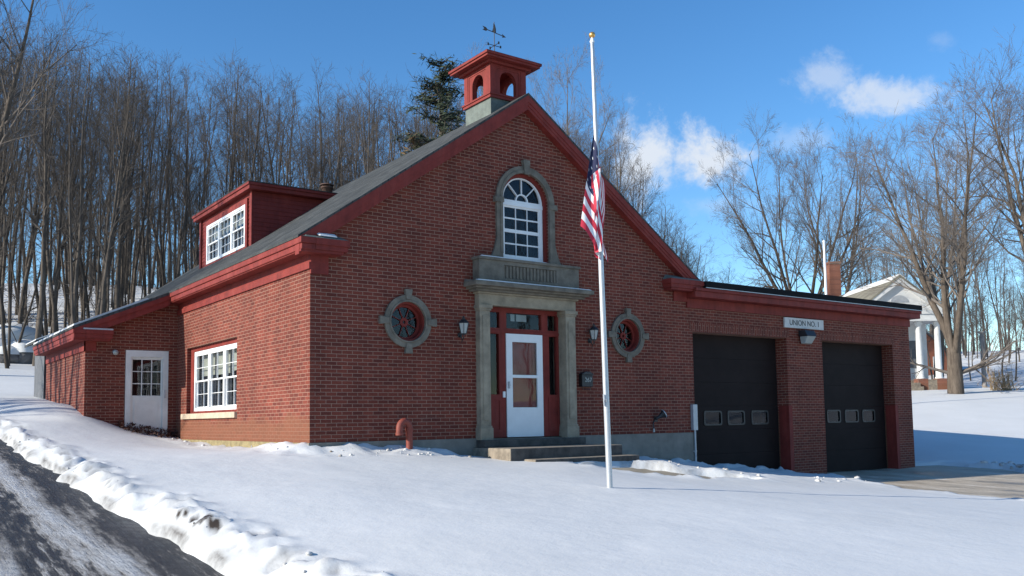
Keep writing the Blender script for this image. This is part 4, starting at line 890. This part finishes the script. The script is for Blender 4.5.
# ------------------------------------------------------------------ boulders with snow on them
random.seed(21)
def boulder(px,py,D,size,label):
    p=at(px,py,D); x,y=p[0],p[1]; z=gz(x,y); rr=random.Random(px*7+py)
    t=empty('snowy_boulder',(x,y,z+size*.25),rr.uniform(0,6),label=label,cat='boulder',group='snow-capped boulders at the edge of the woods')
    bm=bmesh.new(); bmesh.ops.create_icosphere(bm,subdivisions=3,radius=1)
    offs=[Vector((rr.gauss(0,1),rr.gauss(0,1),rr.gauss(0,1))).normalized() for _ in range(9)]; amp=[rr.uniform(.72,1.02) for _ in offs]
    for v in bm.verts:
        n=v.co.normalized(); r_=1.0
        for o_,a_ in zip(offs,amp):
            d=n.dot(o_)
            if d>.2: r_=min(r_,a_/d)
        v.co=Vector((n.x*r_*size*1.25,n.y*r_*size,n.z*r_*size*.72))
    me=bpy.data.meshes.new('stone'); bm.to_mesh(me); me.materials.append(M['rock']); o=bpy.data.objects.new('stone',me); col.objects.link(o); o.parent=t
    for v in list(bm.verts): v.co*=1.05; v.co.z+=.14*size
    bmesh.ops.delete(bm,geom=[v for v in bm.verts if v.co.z<size*.02],context='VERTS')
    for v in bm.verts: v.co.z+=.05*size
    for f_ in bm.faces: f_.smooth=True
    me=bpy.data.meshes.new('snow_cap'); bm.to_mesh(me); me.materials.append(M['snowcap']); o=bpy.data.objects.new('snow_cap',me); col.objects.link(o); o.parent=t; bm.free()
boulder(14,340,50,1.5,'largest snow-capped boulder, highest of the pile at the edge of the woods')
boulder(2,362,48,.95,'snow-capped boulder at the left edge of the pile by the woods')
boulder(12,366,47,.8,'small snow-capped boulder at the foot of the boulder pile')
boulder(25,360,47.5,1.0,'right-hand snow-capped boulder of the pile, nearest to the grey shed')

# ------------------------------------------------------------------ trees
def make_tree(seed,H,r0,style,T0=.36):
    """returns (trunk MB, crown MB): tapered trunk and limbs, then branches down to twigs"""
    R=random.Random(seed); tr=MB(); cr=MB()
    def wob(d,a):
        v=Vector((d.x+R.gauss(0,a),d.y+R.gauss(0,a),d.z+R.gauss(0,a))); return v.normalized()
    def stem(mb,p,d,length,ra,rb,n,sides,bend,up):
        pts=[p.copy()]; rad=[ra]; dirs=[d]
        for i in range(n):
            d=wob(d,bend); d=(d+Vector((0,0,up))).normalized(); p=p+d*(length/n); pts.append(p.copy()); rad.append(ra+(rb-ra)*((i+1)/n)**.9); dirs.append(d)
        mb.tube(pts,rad,sides,cap=False); return pts,rad,dirs
    def side(d,angle):
        o=d.orthogonal().normalized(); o=Matrix.Rotation(R.uniform(0,2*PI),3,d)@o
        return (d*math.cos(angle)+o*math.sin(angle)).normalized()
    def twigs(p,d,length,r,level):
        n=3 if level<3 else 2
        pts,rad,dirs=stem(cr,p,d,length,r,max(.0045,r*.3),n,3,.13,.05)
        if level>=S['maxl']: return
        k=S['k'][level]
        for q in range(k):
            t=R.uniform(.25,1); i=min(n-1,int(t*n)); f_=t*n-i; pp=pts[i].lerp(pts[i+1],f_)
            twigs(pp,side(dirs[i+1],R.uniform(*S['ang'])),length*R.uniform(.38,.62),max(.0055,(rad[i]*(1-f_)+rad[i+1]*f_)*.55),level+1)
    if style=='forest': S=dict(maxl=3,k={1:5,2:4},ang=(.35,.85))
    elif style=='maple': S=dict(maxl=4,k={1:7,2:5,3:4},ang=(.35,.85))
    else: S=dict(maxl=4,k={1:6,2:4,3:3},ang=(.35,.8))
    if style=='forest':
        n=9; pts,rad,dirs=stem(tr,Vector((0,0,-.4)),wob(Vector((0,0,1)),.03),H*.97,r0,r0*.12,n,7,.045,.05)
        forks=[]
        if R.random()<.45:
            i=R.randint(4,6); q=stem(tr,pts[i],side(dirs[i],.3),H*(.93-i/n),rad[i]*.75,.02,6,6,.06,.09); forks.append(q)
        for (pp_,rr_,dd_,nb,t0) in [(pts,rad,dirs,20,T0)]+[(q[0],q[1],q[2],12,.2) for q in forks]:
            nn=len(pp_)-1
            for q in range(nb):
                t=t0+(1-t0)*((q+R.random())/nb); i=min(nn-1,int(t*nn)); f_=t*nn-i; p=pp_[i].lerp(pp_[i+1],f_)
                ln=H*R.uniform(.09,.19)*(1.15-t*.6); twigs(p,side(dd_[i+1],R.uniform(.35,.85)),ln,max(.013,rr_[i]*.46),1)
        for q in range(9):       # a few dead stubs lower down
            t=R.uniform(.12,.4); i=int(t*n); twigs(pts[i].lerp(pts[i+1],.5),side(dirs[i],R.uniform(.9,1.4)),H*R.uniform(.05,.1),.02,3)
    else:
        fh=H*(.16 if style=='maple' else .3); pts,rad,dirs=stem(tr,Vector((0,0,-.5)),Vector((0,0,1)),fh+.5,r0*1.15,r0*.9,4,10,.03,.05)
        nst=R.randint(5,6) if style=='maple' else R.randint(3,4)
        for s_ in range(nst):
            a=2*PI*(s_+R.uniform(-.3,.3))/nst; tilt=R.uniform(.16,.62) if style=='maple' else R.uniform(.15,.5)
            d=Vector((math.sin(tilt)*math.cos(a),math.sin(tilt)*math.sin(a),math.cos(tilt)))
            ln=(H-fh)*R.uniform(.82,1.0); q=stem(tr,pts[-1]-Vector((0,0,R.uniform(0,fh*.35))),d,ln,r0*R.uniform(.42,.6),.025,8,7,.07,.06)
            nn=8; nb=15
            for b in range(nb):
                t=.2+.8*((b+R.random())/nb); i=min(nn-1,int(t*nn)); f_=t*nn-i; p=q[0][i].lerp(q[0][i+1],f_)
                twigs(p,side(q[2][i+1],R.uniform(.4,.95)),H*R.uniform(.17,.31)*(1.12-t*.6),max(.018,q[1][i]*.5),1)
        if style=='maple':
            for b in range(3):
                twigs(pts[2],side(Vector((0,0,1)),R.uniform(1.1,1.45)),H*R.uniform(.2,.3),r0*.3,1)
    return tr,cr
def proto(style,seed,H,r0,bark_,twig_,T0=.36):
    tr,cr=make_tree(seed,H,r0,style,T0)
    def mesh(mb,nm,mt):
        me=bpy.data.meshes.new(nm); me.from_pydata(mb.v,[],mb.f); me.materials.append(mt); me.polygons.foreach_set('use_smooth',[True]*len(me.polygons)); return me
    return mesh(tr,'trunk',bark_),mesh(cr,'crown',twig_)
def place_tree(pr_,name,x,y,s,rz,label,group=None,sxy=1,tilt=(0,0),z=None):
    t=empty(name,(x,y,(gz(x,y) if z is None else z)-.05),rz,label=label,cat='tree',group=group); t.scale=(s*sxy,s*sxy,s); t.rotation_euler=(tilt[0],tilt[1],rz)
    for me in pr_:
        o=bpy.data.objects.new(me.name.split('.')[0],me); col.objects.link(o); o.parent=t
    return t
FP=[proto('forest',100+k,20,.105+.03*(k%4),M['bark'],M['twig']) for k in range(7)]
YP=[proto('forest',150+k,20,.15,M['bark'],M['twig'],.10) for k in range(3)]
random.seed(33)
def sky_y(px):
    return float(np.interp(px,[-80,0,60,130,200,260,330,430,470,560,600,640,700,735,860,960,1040],[-5,5,20,42,48,58,66,72,78,112,124,172,246,278,290,285,270]))
LBL='slender bare grey-brown tree in the wood on the snowy hillside behind the brick building'
placed=[]
def forest(n,pxr,dr,lab,grp,hmin,protos,jit=60,name='bare_tree'):
    c=0; tries=0
    while c<n and tries<n*40:
        tries+=1
        px=random.uniform(*pxr); D=math.sqrt(random.uniform(dr[0]**2,dr[1]**2)); p=at(px,340,D); x,y=p[0],p[1]
        if min([9e9]+[(x-a)**2+(y-b)**2 for a,b in placed])<1.3**2: continue
        z=gz(x,y); ty=sky_y(px)+abs(random.gauss(0,jit)); zt=at(px,ty,D)[2]; h=zt-z
        if h<hmin or h>27: h=min(max(h,hmin),27)
        placed.append((x,y)); place_tree(random.choice(protos),name,x,y,h/20,random.uniform(0,2*PI),lab,grp,sxy=random.uniform(.85,1.15)*(20/h)**.35,tilt=(random.gauss(0,.03),random.gauss(0,.03)),z=z); c+=1
forest(66,(-70,130),(42,66),LBL,'bare trees of the hillside wood',9,FP,45)
forest(66,(60,460),(52,76),LBL,'bare trees of the hillside wood',9,FP,30)
forest(76,(-70,470),(72,100),LBL,'bare trees of the hillside wood',9,FP,40)
def young(n,pxr,dr,lab,grp):
    c=0
    while c<n:
        px=random.uniform(*pxr); p=at(px,340,random.uniform(*dr)); x,y=p[0],p[1]
        if min([9e9]+[(x-a)**2+(y-b)**2 for a,b in placed])<1.0: continue
        placed.append((x,y)); h=random.uniform(3.5,11); place_tree(random.choice(YP),'young_tree',x,y,h/20,random.uniform(0,2*PI),lab,grp,sxy=random.uniform(.9,1.3),tilt=(random.gauss(0,.06),random.gauss(0,.06))); c+=1
young(110,(-60,330),(46,92),'thin young bare tree in the undergrowth between the trunks of the hillside wood','young trees of the hillside wood')
forest(64,(553,722),(58,95),'bare tree in the row behind the right slope of the gable roof','bare trees behind the gable',5,FP+YP,24)
forest(56,(895,1070),(80,125),'bare brown tree in the distant wood behind the big maple at the right edge','bare trees of the far wood',6,FP+YP,30)
MP=[proto('maple',300+k,20,.48,M['bark2'],M['twig2']) for k in range(2)]
SP=[proto('shade',400+k,20,.40,M['bark2'],M['twig2']) for k in range(2)]
def big(pr_,name,px,D,top,label,rz=0,sxy=1,tilt=(0,0)):
    p=at(px,380,D); z=gz(p[0],p[1]); h=at(px,top,D)[2]-z
    return place_tree(pr_,name,p[0],p[1],h/20,rz,label,None,sxy,tilt,z)
big(MP[0],'maple_tree',955,50,98,'largest bare maple with a massive forked trunk right of the white house',.4,1.0)
big(MP[1],'maple_tree',802,72,124,'wide bare maple rising behind the garage roof, left of the brick chimney',3.1,.74)
big(SP[0],'maple_tree',842,80,150,'bare tree with two upright stems rising directly behind the brick chimney',2.6,.8)
big(SP[1],'maple_tree',938,62,118,'bare leaning tree behind the roof of the white house, left of the largest maple',1.0,.8,(0,-.1))
big(SP[0],'maple_tree',1052,46,60,'bare tree at the right edge whose branches reach in from outside the picture',.2,.95)
big(MP[1],'shade_tree',540,58,42,'pale bare tree whose fine branches show behind the cupola',.9,.62)
big(SP[0],'shade_tree',612,56,122,'sunlit bare tree rising behind the right side of the gable, nearest to the flag',2.2,.62)
big(SP[1],'maple_tree',-48,36,-150,'nearest bare tree at the left edge with thick dark limbs reaching in',4.0,.75)
rr=random.Random(77)
SPOTS=[]
for k in range(44):
    a=math.radians(rr.uniform(-178,-20)); d=rr.uniform(34,62); x=CAM[0]+8+d*math.cos(a); y=CAM[1]+d*math.sin(a)*.8-4
    if x<-30 and y>-30: continue
    SPOTS.append((x,y))
for (nm_,lab_,SPOTS) in (('far_wood','bare wood across the road mirrored in the window glass',SPOTS),('far_wood','dense far part of the hillside wood, seen as one dark mass between the nearer trunks',[tuple(at(rr.uniform(-70,470),340,rr.uniform(98,135))[:2]) for _ in range(125)]+[tuple(at(rr.uniform(870,1090),340,rr.uniform(104,150))[:2]) for _ in range(85)])):
  vv=[];ff=[];nv=0
  for (x,y) in SPOTS:
    z=bz(x,y); s_=rr.uniform(.75,1.0); rz_=rr.uniform(0,6.28); ca,sa=math.cos(rz_)*s_,math.sin(rz_)*s_
    for me in rr.choice(FP+YP):
        n=len(me.vertices); c_=np.empty(n*3,np.float32); me.vertices.foreach_get('co',c_); c_=c_.reshape(-1,3)
        vv.append(np.stack([c_[:,0]*ca-c_[:,1]*sa+x,c_[:,0]*sa+c_[:,1]*ca+y,c_[:,2]*s_+z],1))
        L_=np.empty(len(me.loops),np.int32); me.loops.foreach_get('vertex_index',L_); ff.append(L_.reshape(-1,4)+nv); nv+=n
  vv=np.concatenate(vv); ff=np.concatenate(ff); me=bpy.data.meshes.new(nm_); me.vertices.add(len(vv)); me.vertices.foreach_set('co',vv.ravel().astype(np.float32))
  me.loops.add(ff.size); me.loops.foreach_set('vertex_index',ff.ravel().astype(np.int32)); me.polygons.add(len(ff)); me.polygons.foreach_set('loop_start',np.arange(0,ff.size,4,dtype=np.int32)); me.update(calc_edges=True); me.materials.append(M['twig'])
  o=bpy.data.objects.new(nm_,me); col.objects.link(o); prop(o,lab_,'wood',kind='stuff')
for x_,y_,s_ in ((-10.9,11.7,.55),(-11.6,12.7,.6),(-13,12.1,.7),(-14,13.5,.75),(-12.3,14.1,.65),(-15.2,11.9,.7),(-16.4,13.2,.8),(-10.6,13.1,.5)): place_tree(random.choice(YP),'roadside_tree',x_,y_,s_,x_,'bare tree across the road whose shadow falls on the annex side wall','roadside trees shading the annex',1.5)
# evergreen behind the roof
def evergreen(px,D,top,label):
    p=at(px,340,D); x,y=p[0],p[1]; z=gz(x,y); h=at(px,top,D)[2]-z
    t=empty('evergreen_tree',(x,y,z),label=label,cat='tree'); R=random.Random(5)
    m=MB(); m.tube([(0,0,-.4),(0.1,0,h*.5),(0,0,h*.97)],[.32,.2,.03],8,cap=False); m.build('trunk',M['bark'],t,recalc=False)
    m=MB(); lf=MB()
    for k in range(190):
        f_=R.uniform(.3,1); zz=h*f_; a=R.uniform(0,2*PI); ln=(3.5*(1-f_)**.5+.5)*R.uniform(.6,1.15)
        d=Vector((math.cos(a),math.sin(a),R.uniform(-.15,.45))).normalized(); b=Vector((0,0,zz)); e=b+d*ln
        m.tube([b,b.lerp(e,.5)+Vector((0,0,-.05*ln)),e+Vector((0,0,.12*ln))],[.05,.03,.01],3,cap=False)
        for q in range(int(32*ln)):
            u=R.uniform(.3,1.05); c_=b.lerp(e,u)+Vector((R.gauss(0,.16),R.gauss(0,.16),R.gauss(0,.10)))
            v1=Vector((R.gauss(0,1),R.gauss(0,1),R.gauss(0,.6))).normalized(); v2=v1.orthogonal().normalized(); s_=R.uniform(.12,.28)
            lf.mi=1 if (f_<.7 and R.random()<.6) else 0
            lf.face([c_-v1*s_,c_+v2*s_*.22,c_+v1*s_,c_-v2*s_*.22])
    m.build('limbs',M['bark'],t,recalc=False); lf.build('crown',[M['needle'],M['deadleaf']],t,recalc=False)
evergreen(442,46,52,'dark evergreen tree with some brown leaves rising behind the roof, left of the cupola')
# straggly shrub at right
p=at(1004,404,52); sb=empty('straggly_shrub',(p[0],p[1],gz(p[0],p[1])),label='straggly yellowish shrub in the snow at the right edge',cat='shrub'); R=random.Random(9); m=MB()
for k in range(70):
    a=R.uniform(0,2*PI); tl=abs(R.gauss(0,.5)); ln=R.uniform(.7,1.7); d=Vector((math.sin(tl)*math.cos(a),math.sin(tl)*math.sin(a),math.cos(tl))); b=Vector((R.gauss(0,.35),R.gauss(0,.35),-.1))
    e=b+d*ln; m.tube([b,b.lerp(e,.5),e+Vector((R.gauss(0,.1),R.gauss(0,.1),-.1))],[.022,.015,.006],3,cap=False)
    for q in range(6):
        c_=b.lerp(e,R.uniform(.4,1)); d2=Vector((R.gauss(0,1),R.gauss(0,1),R.gauss(.3,1))).normalized()*R.uniform(.15,.35); m.tube([c_,c_+d2],[.010,.005],3,cap=False)
m.build('stems',simple('straw_stems',(.36,.25,.13),.9,.3,6,bmp=0),sb,recalc=False)

# ------------------------------------------------------------------ light, sky, camera
AZ=math.radians(9.5); EL=math.radians(24)
sund=Vector((-math.cos(AZ)*math.cos(EL),math.sin(AZ)*math.cos(EL),math.sin(EL)))
ld=bpy.data.lights.new('sun','SUN'); ld.energy=5.0; ld.angle=math.radians(.53); ld.color=(1,.945,.835)
lo=bpy.data.objects.new('sun',ld); col.objects.link(lo); lo.rotation_euler=sund.to_track_quat('Z','Y').to_euler(); lo.location=(-30,10,30)
wd=bpy.data.worlds.new('World'); scn.world=wd; wd.use_nodes=True; nt=wd.node_tree; bg=nt.nodes['Background']
sky=N(nt,'ShaderNodeTexSky'); sky.sky_type='NISHITA'; sky.sun_disc=False; sky.sun_elevation=EL; sky.sun_rotation=math.atan2(sund.x,sund.y); sky.altitude=200; sky.air_density=1.0; sky.dust_density=.1; sky.ozone_density=1.2
tc=N(nt,'ShaderNodeTexCoord'); dirv=tc.outputs['Generated']
def vdot(v,w):
    n=N(nt,'ShaderNodeVectorMath',operation='DOT_PRODUCT'); nt.links.new(v,n.inputs[0]); n.inputs[1].default_value=w; return n.outputs['Value']
nz=noise(nt,14,8,.66,dirv); nz.inputs['Distortion'].default_value=.4; nzb=noise(nt,60,6,.7,dirv)
tot=None
for (px,py,rx,ry,st_) in ((885,93,54,20,.75),(716,160,46,34,1.0),(642,162,34,46,1.0),(828,80,34,20,.5),(800,140,40,16,.28),(940,40,18,12,.16),(720,205,40,12,.25),(990,160,50,30,.2)):
    d=Vector(at(px,py,1.0)-CAM).normalized(); r_=Vector(tuple(R2)); r_=(r_-d*r_.dot(d)).normalized(); u_=r_.cross(d).normalized()
    a=math_(nt,'DIVIDE',vdot(dirv,r_),rx/FPX); b=math_(nt,'DIVIDE',vdot(dirv,u_),ry/FPX)
    rad=math_(nt,'SQRT',math_(nt,'ADD',math_(nt,'POWER',math_(nt,'ABSOLUTE',a),2.),math_(nt,'POWER',math_(nt,'ABSOLUTE',b),2.)))
    e=math_(nt,'ADD',math_(nt,'SUBTRACT',1.05,rad),math_(nt,'MULTIPLY',math_(nt,'SUBTRACT',nz.outputs['Fac'],.5),2.6)); e=math_(nt,'ADD',e,math_(nt,'MULTIPLY',math_(nt,'SUBTRACT',nzb.outputs['Fac'],.5),1.1))
    mr=N(nt,'ShaderNodeMapRange',interpolation_type='SMOOTHSTEP'); nt.links.new(e,mr.inputs[0]); mr.inputs[1].default_value=-.05; mr.inputs[2].default_value=.95; mr.inputs[4].default_value=st_
    fwd=math_(nt,'GREATER_THAN',vdot(dirv,d),.5); c=math_(nt,'MULTIPLY',mr.outputs[0],fwd)
    tot=c if tot is None else math_(nt,'MAXIMUM',tot,c)
SKY=.13
hs_=N(nt,'ShaderNodeHueSaturation'); hs_.inputs['Saturation'].default_value=1.30; hs_.inputs['Value'].default_value=1.0; nt.links.new(sky.outputs[0],hs_.inputs['Color'])
tint=mixc(nt,1,hs_.outputs[0],(.84,.985,1.12),'MULTIPLY'); cl=mixc(nt,tot,tint,(4.2,4.6,5.2))
nt.links.new(cl,bg.inputs['Color']); bg.inputs['Strength'].default_value=SKY
cam=bpy.data.cameras.new('camera'); co=bpy.data.objects.new('camera',cam); col.objects.link(co)
cam.sensor_width=36; cam.sensor_fit='HORIZONTAL'; cam.lens=36*FPX/1024; cam.shift_y=60/1024; cam.clip_end=4000; cam.clip_start=.1
co.matrix_world=Matrix((( R2[0],U2[0],-FWD[0],CAM[0]),(R2[1],U2[1],-FWD[1],CAM[1]),(R2[2],U2[2],-FWD[2],CAM[2]),(0,0,0,1)))
scn.camera=co
vs=scn.view_settings; vs.view_transform='Standard'; vs.look='None'; vs.exposure=.45; vs.gamma=1; vs.use_curve_mapping=False
scn.render.engine='CYCLES'; scn.cycles.max_bounces=6; scn.cycles.transparent_max_bounces=12; scn.cycles.use_denoising=True
